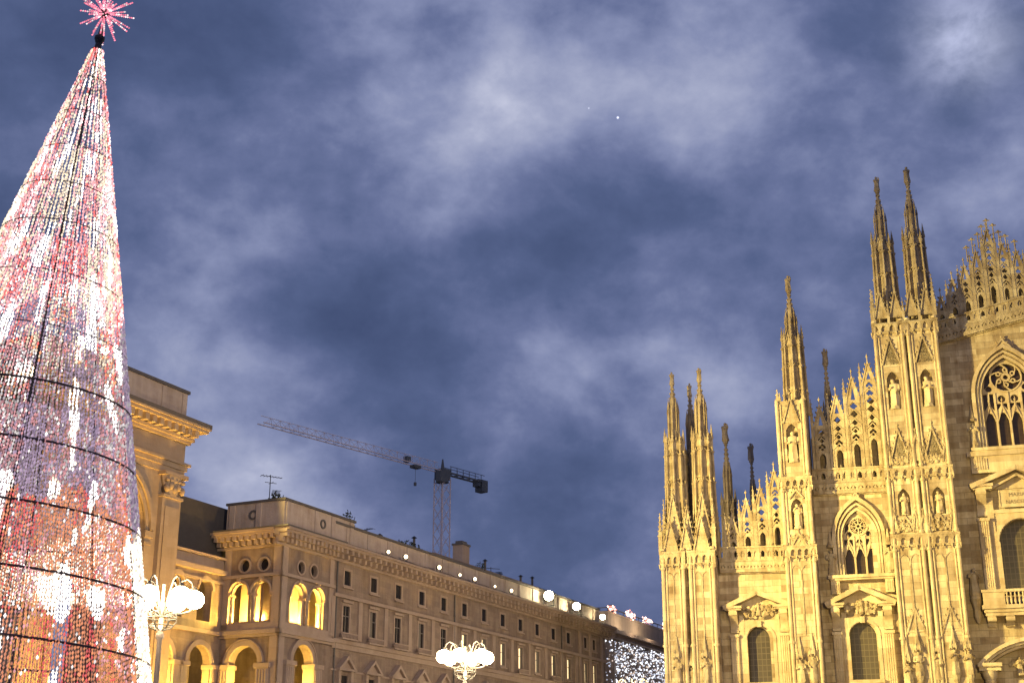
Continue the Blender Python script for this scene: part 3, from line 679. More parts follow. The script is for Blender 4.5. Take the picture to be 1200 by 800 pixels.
# ---- the great middle window, its balcony and the portal gable below it
def centre():
    xc = .15; fr = MB()
    fr.plate(rect(xc - 2.9, xc + 2.9, 20.6, 28.2), [arch_r(xc, 4.2, 20.6, 25.4, 16)], WY - .35, WY - .003)
    fr.rail(arc_r(xc, 4.2, 25.4, 16), -.06, -.4, WY - .52, WY - .33); fr.box(xc - 2.5, xc - 2.08, WY - .52, WY - .33, 20.6, 25.4); fr.box(xc + 2.08, xc + 2.5, WY - .52, WY - .33, 20.6, 25.4)
    fr.box(xc - 4.2, xc + 4.2, WY - 1.0, WY, 33.6, 34.05); fr.box(xc - 3.9, xc + 3.9, WY - .75, WY, 32.0, 33.6)
    for s in (-1, 1):
        for q in range(6): fr.box(xc + s*(2.5 + q*.22) - .06, xc + s*(2.5 + q*.22) + .06, WY - .85, WY - .75, 32.3, 33.4)
    o = fr.build('great_window', M['marble_smooth'], cath)
    for s in (-1, 1):
        c = MB(); pilaster(c, xc + s*3.35, .95, 20.6, 27.4, WY - .8, WY, 5); console(c, xc + s*3.35, .9, 27.9, 30.3, WY - 1.4, WY); c.box(xc + s*2.65 - .3, xc + s*2.65 + .3, WY - .45, WY, 20.6, 29.5)
        c.build('bracketed_pilaster', M['marble_smooth'], o, 40)
    p = MB()
    for s in (-1, 1):
        a, b = sorted((xc + s*2.3, xc + s*4.05)); p.box(a, b, WY - 1.35, WY, 30.3, 30.55); p.box(a - .12, b + .12, WY - 1.55, WY, 30.55, 30.8)
        p.rail([(xc + s*4.3, 30.8), (xc, 32.45)], *((0, .45) if s > 0 else (0, -.45)), WY - 1.6, WY)
        p.rail([(xc + s*2.6, 30.4), (xc, 31.7)], *((0, .2) if s > 0 else (0, -.2)), WY - 1.1, WY)
    p.plate([(xc - 3.9, 30.4), (xc + 3.9, 30.4), (xc, 32.3)], [], WY - .4, WY - .004)
    p.box(xc - 2.6, xc + 2.6, WY - .5, WY - .36, 28.1, 28.45)
    p.build('pediment', M['marble_smooth'], o)
    t = MB(); t.box(xc - 1.75, xc + 1.75, WY - .55, WY - .36, 28.6, 30.3); t.rail(rect(xc - 1.75, xc + 1.75, 28.6, 30.3), 0, .1, WY - .62, WY - .5, True)
    ta = t.build('inscription_tablet', M['marble_smooth'], o)
    for k, (txt, z) in enumerate((('MARIAE', 29.62), ('NASCENTI', 28.95))):
        cu = bpy.data.curves.new('lettering', 'FONT'); cu.body = txt; cu.size = .50; cu.align_x = 'CENTER'; cu.extrude = .015
        ob = bpy.data.objects.new('lettering_source', cu); COL.objects.link(ob)
        me = bpy.data.meshes.new_from_object(ob.evaluated_get(bpy.context.evaluated_depsgraph_get())); bpy.data.objects.remove(ob)
        l = bpy.data.objects.new('lettering', me); COL.objects.link(l); l.parent = o; me.materials.clear(); me.materials.append(M['marble_old'])
        l.location = (xc, WY - .57, z); l.rotation_euler = (R(90), 0, 0)
    MB().plate(arch_r(xc, 4.3, 20.5, 25.4, 16), [], WY + .6, WY + .66).build('pane', M['church_glass'], o)
    # balcony
    b = MB(); b.box(xc - 4.2, xc + 4.2, WY - 1.9, WY, 18.75, 19.05); b.box(xc - 4.35, xc + 4.35, WY - 2.1, WY, 19.05, 19.4); b.box(xc - 4.1, xc + 4.1, WY - 1.75, WY, 18.45, 18.75)
    b.box(xc - 4.3, xc + 4.3, WY - 2.05, WY - 1.65, 20.55, 20.8)
    for s in (-1, 1):
        a, d = sorted((xc + s*2.3, xc + s*4.2)); b.box(a, d, WY - 1.95, WY - 1.72, 19.4, 20.55)
        a, d = sorted((xc + s*4.2, xc + s*3.9)); b.box(a, d, WY - 1.7, WY, 19.4, 20.55)
    bo = b.build('balcony', M['marble_smooth'], cath)
    for i in range(13): q = MB(); q.lathe(xc - 2.1 + i*.35, WY - 1.85, ((19.4, .1), (19.5, .06), (19.75, .13), (20.1, .05), (20.4, .07), (20.55, .1)), 8); q.build('baluster', M['marble_smooth'], bo, 50)
    for x in (-3.6, -2.0, 2.0, 3.6): q = MB(); console(q, xc + x, .7, 17.6, 18.45, WY - 1.7, WY); q.build('bracket', M['marble_smooth'], bo, 40)
    for s in (-1, 1): statue(bo, xc + s*4.75, WY - .9, 20.4, 2.6, 77 + s)
    for s in (-1, 1): q = MB(); q.lathe(xc + s*4.75, WY - .8, ((17.9, .12), (18.6, .35), (19.2, .3), (20.2, .55), (20.3, .5)), 8); q.build('figure_bracket', M['marble_carved'], bo, 40)
    # portal: segmental pediment on columns
    g = MB(); r = 7.2; a = math.asin(5.2/r); pts = [(xc + r*math.sin(a*(1 - 2*i/18)), 16.5 - r + r*math.cos(a*(1 - 2*i/18))) for i in range(19)]
    g.rail(pts, 0, .32, WY - 2.0, WY); g.rail(pts, .34, .55, WY - 1.7, WY); g.rail(pts, .58, .8, WY - 1.3, WY)
    zc = 16.5 - r + r*math.cos(a)
    for s in (-1, 1):
        x0, x1 = sorted((xc + s*3.2, xc + s*5.3)); g.box(x0, x1, WY - 2.05, WY, zc - .35, zc - .02); g.box(x0 + .1, x1 - .1, WY - 1.8, WY, zc - .7, zc - .35)
    po = g.build('portal_pediment', M['marble_smooth'], cath)
    for s in (-1, 1):
        q = MB(); q.lathe(xc + s*4.3, WY - 1.1, ((0, .7), (.5, .7), (.6, .52), (6, .52), (zc - 1.7, .44), (zc - 1.6, .5), (zc - 1.5, .46), (zc - 1.2, .62), (zc - .72, .72)), 14)
        q.build('column', M['marble_smooth'], po, 40)
    q = MB(); relief(q, xc, 14.2, 5.0, 1.8, WY - .3, 90, 40)
    for i, x in enumerate((-1.6, -.6, .5, 1.6)): statue_mb(q, xc + x, WY - .5, 13.2, 1.7, 91 + i)
    q.build('relief', M['marble_carved'], po, 50)
    q = MB(); q.plate(rect(xc - 3, xc + 3, 0, 11.5), [arch_r(xc, 4, .01, 8.5)], WY - .4, WY - .01); q.build('door_frame', M['marble_smooth'], po)
    MB().plate(arch_r(xc, 3.96, .02, 8.5), [], WY - .2, WY - .12).build('door', M['frame_wood'], po)
centre()
# rear spires of the aisles seen over the parapets
for x, y, z0, zs, zu, zt, w, m in ((-28.95, 16, 23.4, 33.5, 37.5, 42.8, 1.9, 'marble_old'), (-28.3, 34, 23.4, 35, 39.5, 44.9, 1.5, 'marble_old'), (-16.85, 6.0, 30, 40, 42.8, 47.2, 1.2, 'marble_carved'),
                                   (-11.9, 40, 30, 40, 45, 50, 1.6, 'marble_old'), (16.85, 6.0, 30, 40, 42.8, 47.2, 1.2, 'marble_carved'), (28.95, 16, 23.4, 33.5, 37.5, 42.8, 1.9, 'marble_old')):
    spire(cath, x, y, z0, zs, zu, zt, w, m, int(x*3) % 50)

# ================================================================== PALACE on the left side of the square
EX, EY = math.sin(R(25.5)), math.cos(R(25.5))
KX, KY = -18.8, 111.4
WR = math.atan2(EY, EX)
def W(s, y, z=0): return (KX + EX*s - EY*y, KY + EY*s + EX*y, z)
pal = empty('arcaded_palace', (KX, KY, 0), WR, 'long brown stone palace with lit corner loggia, heavy cornice and rows of windows', 'palace')
WEST = lambda a, b, z: (b, a, z)          # west face of the corner pavilion: a runs back from the corner
def cornice(mb, x0, x1, y, z0, pitch, out=1.15):
    mb.box(x0, x1, y - .22, y + .1, z0 - .95, z0 - .75); mb.box(x0, x1, y - .32, y + .1, z0 - .22, z0)
    mb.box(x0, x1, y - out, y + .1, z0, z0 + .2); mb.box(x0, x1, y - out - .18, y + .1, z0 + .2, z0 + .40)
    n = max(1, round((x1 - x0)/pitch)); p = (x1 - x0)/n
    for i in range(n):
        xm = x0 + p*(i + .5); mb.box(xm - .17, xm + .17, y - out + .08, y + .05, z0 - .36, z0 - .003); mb.box(xm - .17, xm + .17, y - out*.55, y + .05, z0 - .72, z0 - .36)
def wing():
    S1, S2 = 7.75, 71.0
    xs = [10.0 + 4.47*i for i in range(12)]           # window axes
    ends = [64.4, 67.2]
    holes = []
    for x in xs + ends:
        w = 1.05 if x < 60 else .9
        holes += [rect(x - w/2, x + w/2, 20.3, 21.55), rect(x - w/2, x + w/2, 16.2, 18.5), rect(x - .7, x + .7, 9.4, 12.6)]
    for x in xs: holes.append(arch_r(x, 3.0, 0.01, 5.2))
    wl = MB(); wl.plate(rect(S1, S2, 0, 22.6), holes, 0, .7); wl.box(S2 - .7, S2, .7, 20, 0, 22.6)
    wl.box(S1 - 1, S2 - .7, 3.2, 20, 0, 22.5); wl.build('wall', M['palace'], pal)
    # pilaster strips, string courses, sills
    for i in range(13): x = xs[0] - 2.235 + 4.47*i; tr = MB(); tr.box(x - .3, x + .3, -.14, 0.01, 15.7, 19.1); tr.build('pilaster', M['palace_trim'], pal)
    for x in (62.6, 65.8, 69.6): tr = MB(); tr.box(x - .28, x + .28, -.16, .01, 8, 22.3); tr.build('pilaster', M['palace_trim'], pal)
    tr = MB()
    for z0, z1, o in ((19.1, 19.4, .28), (15.2, 15.55, .3), (14.75, 15.2, .16), (12.9, 13.05, .12), (7.6, 8.1, .35), (22.25, 22.6, .12)): tr.box(S1, S2 + .05, -o, .012, z0, z1)
    tr.build('string_course', M['palace_trim'], pal)
    cn = MB(); cornice(cn, S1 - .0, S2 + 1.0, 0, 23.1, .95); cn.box(S2 - .3, S2 + 1.05, 0.1, 18, 23.1, 23.58); cn.build('cornice', M['palace_trim'], pal)
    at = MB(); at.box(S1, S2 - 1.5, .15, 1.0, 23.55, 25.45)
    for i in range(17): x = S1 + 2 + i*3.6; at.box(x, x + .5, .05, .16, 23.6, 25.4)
    at.build('attic', M['attic_baked_light'], pal)
    cp = MB(); cp.box(S1, S2 + 1.05, -1.17, .14, 23.5, 23.6); cp.box(S1, S2 - 1.4, .0, 1.2, 25.45, 25.66); cp.box(S1, S2, .3, 19, 23.5, 23.7); cp.build('coping', M['coping'], pal)
    for i, x in enumerate(xs + ends):
        w = 1.05 if x < 60 else .9
        fr = MB()
        for z0, z1 in ((20.3, 21.55), (16.2, 18.5)):
            fr.rail(rect(x - w/2, x + w/2, z0, z1), 0, -.2, -.06, .06, True); fr.box(x - w/2 - .3, x + w/2 + .3, -.22, .1, z0 - .32, z0 - .2)
        fr.box(x - w/2 - .32, x + w/2 + .32, -.24, .1, 18.75, 18.95)
        fo = fr.build('window', M['palace_trim'], pal)
        lit = i >= 5
        MB().box(x - w/2, x + w/2, .07, .12, 20.3, 21.55).build('pane', M['dark_glass'], fo)
        a, b = (.3, .34) if lit else (.42, .46)
        if lit:
            MB().box(x - w/2 + .04, x - w/2 + .36 + .1*(i % 3), .06, .11, 16.25, 18.4).build('lit_pane', M['lit_window'], fo)
            sh = MB(); sh.box(x - w/2 + .40 + .1*(i % 3), x + w/2, .05, .13, 16.2, 18.5); sh.box(x - w/2, x + w/2, .03, .125, 17.5, 17.56); sh.build('shutter', M['frame_wood'], fo)
        else:
            MB().box(x - w/2, x + w/2, .08, .13, 16.2, 18.5).build('pane', M['dark_glass'], fo)
            if i in (1, 3):
                sh = MB(); sh.box(x - w/2, x - .02, .0, .06, 16.25, 18.45)
                for q in range(14): sh.box(x - w/2 + .06, x - .08, -.02, .01, 16.35 + q*.15, 16.42 + q*.15)
                sh.build('shutter', M['frame_wood'], fo)
            mu = MB(); mu.box(x - .04, x + .04, .03, .078, 16.2, 18.5); mu.box(x - w/2, x + w/2, .035, .079, 17.6, 17.68); mu.build('mullion', M['frame_wood'], fo)
        pw = MB()
        pw.rail([(x + 1.35, 13.15), (x, 14.25), (x - 1.35, 13.15)], 0, .24, -.5, .02); pw.box(x - 1.4, x + 1.4, -.5, .01, 12.95, 13.16); pw.plate([(x - 1.2, 13.16), (x + 1.2, 13.16), (x, 14.1)], [], -.2, .01)
        for s in (-1, 1): pw.box(x + s*1.0 - .2, x + s*1.0 + .2, -.3, .01, 9.2, 12.95)
        po = pw.build('pedimented_window', M['palace_trim'], pal)
        MB().box(x - .7, x + .7, .1, .15, 9.4, 12.6).build('pane', M['dark_glass'], po)
        bal = MB(); bal.box(x - 1.3, x + 1.3, -.6, .01, 15.55, 15.68); bal.box(x - 1.25, x + 1.25, -.52, -.42, 16.05, 16.15)
        for k in range(11): bal.frus(x - 1.15 + k*.23, -.47, 15.68, 16.05, .05, .05, 5)
        if i % 2 == 0 or i < 5: bal.build('balcony', M['palace_trim'], pal)
    for x in (S1 + .5, 30.1, 57.0):
        dp = MB(); dp.tube((x, -.1, 6), (x, -.1, 22.2), .07, 7)
        for z in (8.5, 11.5, 14, 16.8, 20): dp.frus(x, -.1, z, z + .12, .1, .1, 7)
        dp.build('drainpipe', M['coping'], pal)
    hr = MB()         # cable of the floodlights along the cornice
    hr.path([(14 + k*1.5, -1.0, 23.68 + .06*math.sin(k*2.4)) for k in range(38)], .025, 4); hr.build('cable', M['wire'], pal)
wing()
def pavilion():
    D = 5.7; S1 = 7.75
    def face(T, L, arches, circs, low, z_low, lw):
        wl = MB(T)
        AW = 2.3 if T is None else 1.95; AZ = 19.48 - AW/2
        hol = [arch_r(x, AW, 16.1, AZ) for x in arches] + [circ(x, 20.75, .5, 16) for x in circs] + [arch_r(x, lw, .01, z_low) for x in low]
        wl.plate(rect(0, L, 0, 22.6), hol, 0, .75)
        wl.build('wall', M['palace'], pal)
        tr = MB(T)
        for x in arches:
            tr.rail(arc_r(x, AW, AZ, 12), 0, -.13, -.14, .05); tr.rail(arc_r(x, AW, AZ, 12), .003, .12, .2, .45); tr.box(x - .14, x + .14, -.25, .02, 19.4, 19.75)
        for x in low:
            tr.rail(arc_r(x, lw, z_low, 14), 0, -.4, -.16, .05); tr.rail(arc_r(x, lw, z_low, 14), -.42, -.52, -.24, .05)
        for x in circs: tr.rail(circ(x, 20.75, .5, 18), 0, -.14, -.1, .05, True)
        for z0, z1, o in ((19.72, 19.98, .3), (15.1, 15.45, .42), (14.9, 15.1, .25), (15.45, 16.05, .10), (22.3, 22.6, .14)): tr.box(-o, L + .01, -o, .012, z0, z1)
        tr.box(-.12, .75, -.12, .013, 8, 22.3); tr.box(L - .65, L - .03, -.10, .013, 15.5, 22.3)
        tr.build('trim', M['palace_trim'], pal)
        for x in arches:       # columns and capitals of the loggia and of the arch below
            for q in (-1, 1):
                cl = MB(T); cl.box(x + q*(AW/2 + .02) - .13, x + q*(AW/2 + .02) + .13, -.06, .8, AZ - .18, AZ); cl.lathe(x + q*(AW/2 - .04), .38, ((16.1, .2), (16.3, .16), (AZ - .5, .14), (AZ - .34, .2), (AZ - .18, .22)), 10); cl.build('column', M['palace_trim'], pal, 40)
        for x in low:
            for q in (-1, 1):
                e = x + q*(lw/2 + .55); cl = MB(T); cl.box(e - .75, e + .75, -.42, .8, z_low - .38, z_low - .02); cl.box(e - .6, e + .6, -.3, .8, 6, z_low - .38)
                for u in range(4): cl.frus(e - .42 + u*.28, -.3, 6, z_low - .5, .11, .11, 6)
                cl.build('column', M['palace_trim'], pal, 40)
        for x in circs: MB(T).plate(circ(x, 20.75, .52, 14), [], .3, .36).build('round_pane', M['dark_glass'], pal)
        for x in arches: lg = MB(T); lg.box(x - .87, x + .87, .3, .42, 16.1, 16.25); lg.build('loggia_sill', M['palace_trim'], pal)
        lb = MB(T); lb.box(.9, L - .1, 2.3, 2.6, 15.3, 20.2); lb.box(.9, L - .1, .75, 2.3, 15.6, 16.08); lb.box(.9, L - .1, .75, 2.3, 20.0, 20.2)
        lb.build('loggia_room', M['palace_trim'], pal)
    face(None, S1, (2.6, 5.3), (2.75, 4.65), (3.55,), 13.1, 2.9)
    face(WEST, D, (1.9, 4.1), (1.75, 3.65), (3.2,), 12.8, 2.9)
    co = MB(); cornice(co, -1.15, S1, 0, 23.1, .62, 1.15); co.build('cornice', M['palace_trim'], pal)
    cw = MB(WEST); cornice(cw, .12, D + 1.3, 0, 23.1, .62, 1.15); cw.build('cornice', M['palace_trim'], pal)
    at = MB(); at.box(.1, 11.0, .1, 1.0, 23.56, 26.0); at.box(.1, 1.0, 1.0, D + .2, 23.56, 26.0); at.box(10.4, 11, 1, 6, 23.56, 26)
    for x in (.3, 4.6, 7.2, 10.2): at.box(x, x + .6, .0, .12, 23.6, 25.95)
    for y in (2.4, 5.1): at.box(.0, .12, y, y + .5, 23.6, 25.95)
    at.build('attic', M['attic_baked_light'], pal)
    rd = MB()
    for x in (5.9,): rd.plate(circ(x, 25.0, .42, 14), [circ(x, 25.0, .26, 12)], .02, .12)
    rd.T = WEST
    rd.plate(circ(3.2, 25.0, .42, 14), [circ(3.2, 25.0, .26, 12)], .02, .12); rd.build('roundel', M['coping'], pal)
    cp = MB(); cp.box(-1.38, S1, -1.38, .08, 23.5, 23.62); cp.box(-1.38, .08, .08, D + 1.3, 23.5, 23.62); cp.box(-.05, 11.1, -.05, 1.1, 26.0, 26.2); cp.box(-.05, 1.1, 1.1, D + .3, 26.0, 26.2); cp.box(.5, 11, .6, D, 23.58, 23.8); cp.build('coping', M['coping'], pal)
    # recessed link between pavilion and the great arch
    ln = MB(); hol = [arch_r(x, 1.75, 16.1, 18.6) for x in (-2.4, -6.0)] + [arch_r(x, 2.9, .01, 12.75) for x in (-2.6, -7.4)]
    ln.plate(rect(-14, .1, 0, 20.4), hol, D, D + .7); ln.box(-14, .1, D + 3.0, D + 3.3, 0, 20.4); ln.box(-14, .1, D + .72, D + 3, 15.3, 15.9)
    ln.build('link_wall', M['palace'], pal)
    lt = MB(); lt.box(-14, .05, D - .42, D + .01, 20.0, 20.4)
    for z0, z1, o in ((20.4, 21.3, -.1), (21.3, 21.5, .2), (19.3, 19.5, .15), (15.1, 15.4, .3)): lt.box(-14, .04, D - o, D + .5, z0, z1)
    for x in (-2.4, -6.0): lt.rail(arc_r(x, 1.75, 18.6, 12), 0, -.26, D - .14, D + .05)
    for x in (-2.6, -7.4):
        lt.rail(arc_r(x, 2.9, 12.75, 14), 0, -.4, D - .16, D + .05)
        for s in (-1, 1): lt.box(x + s*2.0 - .6, x + s*2.0 + .6, D - .35, D + .8, 12.4, 12.75); lt.box(x + s*2.0 - .45, x + s*2.0 + .45, D - .2, D + .7, 0, 12.4)
    lt.build('link_trim', M['palace_trim'], pal)
    dr = MB(); dr.plate([(-18, 20.3), (3.0, 20.3), (3.0, 25.9), (-18, 25.9)], [], D + .75, D + 14); dr.build('mansard_roof', M['roof_dark'], pal)
pavilion()
def loggia_light(s, y, z, p):
    l = bpy.data.lights.new('loggia_lamp', 'POINT'); l.energy = p; l.color = (1, .62, .10); l.shadow_soft_size = .15
    o = bpy.data.objects.new('loggia_lamp', l); COL.objects.link(o); o.location = W(s, y, z)
for x in (2.75, 4.05, 5.35): loggia_light(x + .5, 1.0, 16.5, 1900)
for a in (1.95, 3.0, 4.1): loggia_light(1.0, a + .35, 16.5, 1900)
for s, y in ((3.55, .45), (.45, 3.2), (-2.6, 6.1), (-7.4, 6.1)): loggia_light(s, y, 11.0, 1100)

# ================================================================== TRIUMPHAL ARCH of the shopping gallery
arch = empty('triumphal_arch', W(-16, 4), WR, 'tall golden stone triumphal arch of the gallery, half hidden behind the lit tree', 'arch')
def build_arch():
    H = 8.05
    a = MB(); zsp = 21.8
    a.plate(rect(-H, H, 0, 27.4), [arch_r(0, 8.4, .01, zsp, 20)], .5, 7); a.build('wall', M['arch_stone'], arch)
    t = MB()
    t.rail(arc_r(0, 8.4, zsp, 20), 0, -.35, .38, .6); t.rail(arc_r(0, 9.3, zsp, 20), 0, -.3, .22, .6); t.rail(arc_r(0, 10.0, zsp, 20), 0, -.14, .3, .6)
    for s in (-1, 1):
        t.box(*sorted((s*4.15, s*5.1)), .3, .6, zsp - .55, zsp - .05); t.box(*sorted((s*4.2, s*4.9)), .38, .6, 6, zsp - .55)
        t.box(*sorted((s*4.15, s*5.0)), .33, .6, zsp - 1.1, zsp - .9)
    t.build('archivolt', M['arch_stone'], arch)
    for s in (-1, 1):
        p = MB(); x0, x1 = sorted((s*5.55, s*7.75)); p.box(x0, x1, .1, .6, 6, 24.6)
        p.box(x0 + .3, x1 - .3, -.02, .12, 8, 23.9)
        x0, x1 = sorted((s*7.2, s*8.0)); p.box(x0, x1, .32, .6, 6, 24.6)
        p.build('pilaster', M['arch_stone'], arch)
    for s in (-1, 1):
        c = MB(); x = s*6.65
        c.box(x - 1.2, x + 1.2, -.05, .6, 24.6, 24.8); c.lathe(x, .3, ((24.8, .75), (25.6, .95), (26.3, 1.15)), 12, 0, 1, .5); c.box(x - 1.4, x + 1.4, -.25, .6, 26.3, 26.6)
        for k in range(5): c.ball((x - .9 + k*.45, -.08, 25.3 + .25*(k % 2)), .25, 7, 4, 1.4); c.ball((x - .9 + k*.45, -.12, 25.95), .2, 7, 4, 1)
        c.build('capital', M['arch_stone'], arch, 45)
    e = MB()
    for z0, z1, o in ((26.6, 27.1, .15), (27.1, 27.5, .3), (27.5, 27.7, .5), (27.7, 29.3, .1), (29.3, 29.55, .4)): e.box(-H - o + .0, H + o, .5 - o, 7.2 + o, z0, z1 - .002)
    e.build('entablature', M['arch_stone'], arch)
    k = MB(); k.box(-H - .6, H + .6, -.1, 7.8, 29.55, 29.8); k.box(-H - 1.35, H + 1.35, -.85, 8.4, 30.35, 30.6); k.box(-H - 1.5, H + 1.5, -1.0, 8.5, 30.6, 30.75)
    n = 20
    for i in range(n): x = -H - .5 + (2*H + 1)*(i + .5)/n; k.box(x - .22, x + .22, -.7, .3, 29.8, 30.348)
    for i in range(8): y = .7 + i*.85; k.box(H, H + 1.2, y - .2, y + .2, 29.8, 30.348)
    k.box(-H - .2, H + .2, .3, 7.4, 29.8, 30.35)
    k.build('cornice', M['arch_stone'], arch)
    tp = MB(); tp.box(-H - 1.52, H + 1.52, -1.02, 8.5, 30.752, 31.08); tp.box(-H + .0, H + .15, .35, 7.2, 33.5, 33.75); tp.build('coping', M['coping'], arch)
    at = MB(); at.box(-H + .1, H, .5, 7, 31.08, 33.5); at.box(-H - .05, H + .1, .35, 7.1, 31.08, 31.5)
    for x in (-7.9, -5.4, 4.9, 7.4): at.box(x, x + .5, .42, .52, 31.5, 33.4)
    at.build('attic', M['attic_baked_light'], arch)
    bk = MB(); bk.box(-H + .5, H - .5, 12, 60, 0, 26); bk.build('gallery_building', M['palace'], arch)
build_arch()

# ================================================================== DEPARTMENT STORE with its curtain of lights
def department_store():
    s0, y0 = 81.5, 3.0
    st = empty('department_store', W(s0, y0), WR, 'grey department store past the palace end, its facade hung with a curtain of white lights', 'store')
    b = MB(); b.box(0, 60, 0, 40, 0, 24.0); b.build('wall', M['palace'], st)
    u = MB(); u.box(1.2, 58, 1.2, 38, 25.0, 27.3); u.build('attic', stone('store_attic', (.46, .38, .29), (.42, .34, .26), 3, 3.0, .03, .6, .3), st)
    g = MB(); g.box(.9, 58, .9, 38, 24.5, 25.0); g.build('glass_band', M['dark_glass'], st)
    c = MB(); c.box(-.9, 61, -.9, 40, 24.0, 24.5); c.box(-.5, 61, -.5, 40, 23.4, 24.0); c.build('cornice', M['palace_trim'], st)
    r = MB(); r.box(1.1, 58, 1.1, 1.25, 27.7, 27.8); 
    for i in range(20): r.box(1.15 + i*2, 1.22 + i*2, 1.15, 1.22, 27.3, 27.8); r.box(1.15, 1.22, 1.15 + i*2, 1.22 + i*2, 27.3, 27.8)
    r.box(1.1, 1.25, 1.1, 38, 27.7, 27.8); r.box(4, 4.6, 1.6, 2.2, 27.3, 28.5); r.build('railing', M['coping'], st)
    rnd = random.Random(3)
    def bulbs(name, n, fn, r0, r1, cols):
        vs = []; fs = []; cl = []
        for i in range(n):
            x, y, z = fn(); q = rnd.uniform(r0, r1); c = rnd.choice(cols); k = len(vs)
            vs += [(x-q,y,z),(x+q,y,z),(x,y-q,z),(x,y+q,z),(x,y,z-q),(x,y,z+q)]
            fs += [(k+a,k+b,k+c_) for a, b, c_ in ((0,2,5),(2,1,5),(1,3,5),(3,0,5),(2,0,4),(1,2,4),(3,1,4),(0,3,4))]
            cl += [(*c, 1)]*6
        me = bpy.data.meshes.new(name); me.from_pydata(vs, [], fs); at = me.color_attributes.new('led', 'FLOAT_COLOR', 'POINT')
        at.data.foreach_set('color', [v for c in cl for v in c]); me.materials.append(led('led_' + name, 1.0))
        o = bpy.data.objects.new(name, me); COL.objects.link(o); o.parent = st; return o
    W1 = [(1.4, 1.5, 1.7), (.7, .75, .9), (.35, .38, .5), (.9, .9, 1.0), (2.2, 2.3, 2.5), (.8, .62, .5)]
    def pt():
        z = rnd.uniform(6, 23.2)
        return (-.25, rnd.uniform(0, 18), z) if rnd.random() < .4 else (rnd.uniform(-.2, 22), -.25, z)
    o = bulbs('light_curtain', 4000, pt, .05, .15, W1); o['kind'] = 'stuff'
    P = [(6, 4.2, 3), (4, 2.4, 1.8), (2, .6, .5), (1.5, .5, .35)]
    def pr(): return (rnd.choice((2.2, 3.0, 8.6, 9.4, 11, 15.5, 17.5, 24)) + rnd.gauss(0, .7), .9 + rnd.uniform(0, .3), 27.75 + rnd.gauss(0, .22))
    o = bulbs('roof_lights', 180, pr, .06, .15, P); o['kind'] = 'stuff'
department_store()
for s_, y_ in ((86, 1.6), (93, 1.6), (80.2, 8)):        # unseen fill lights added to brighten the store attic
    l = bpy.data.lights.new('store_attic_fill', 'POINT'); l.energy = 420; l.color = (1, .76, .5); l.shadow_soft_size = .3
    o = bpy.data.objects.new('store_attic_fill', l); COL.objects.link(o); o.location = W(s_, y_, 25.6)

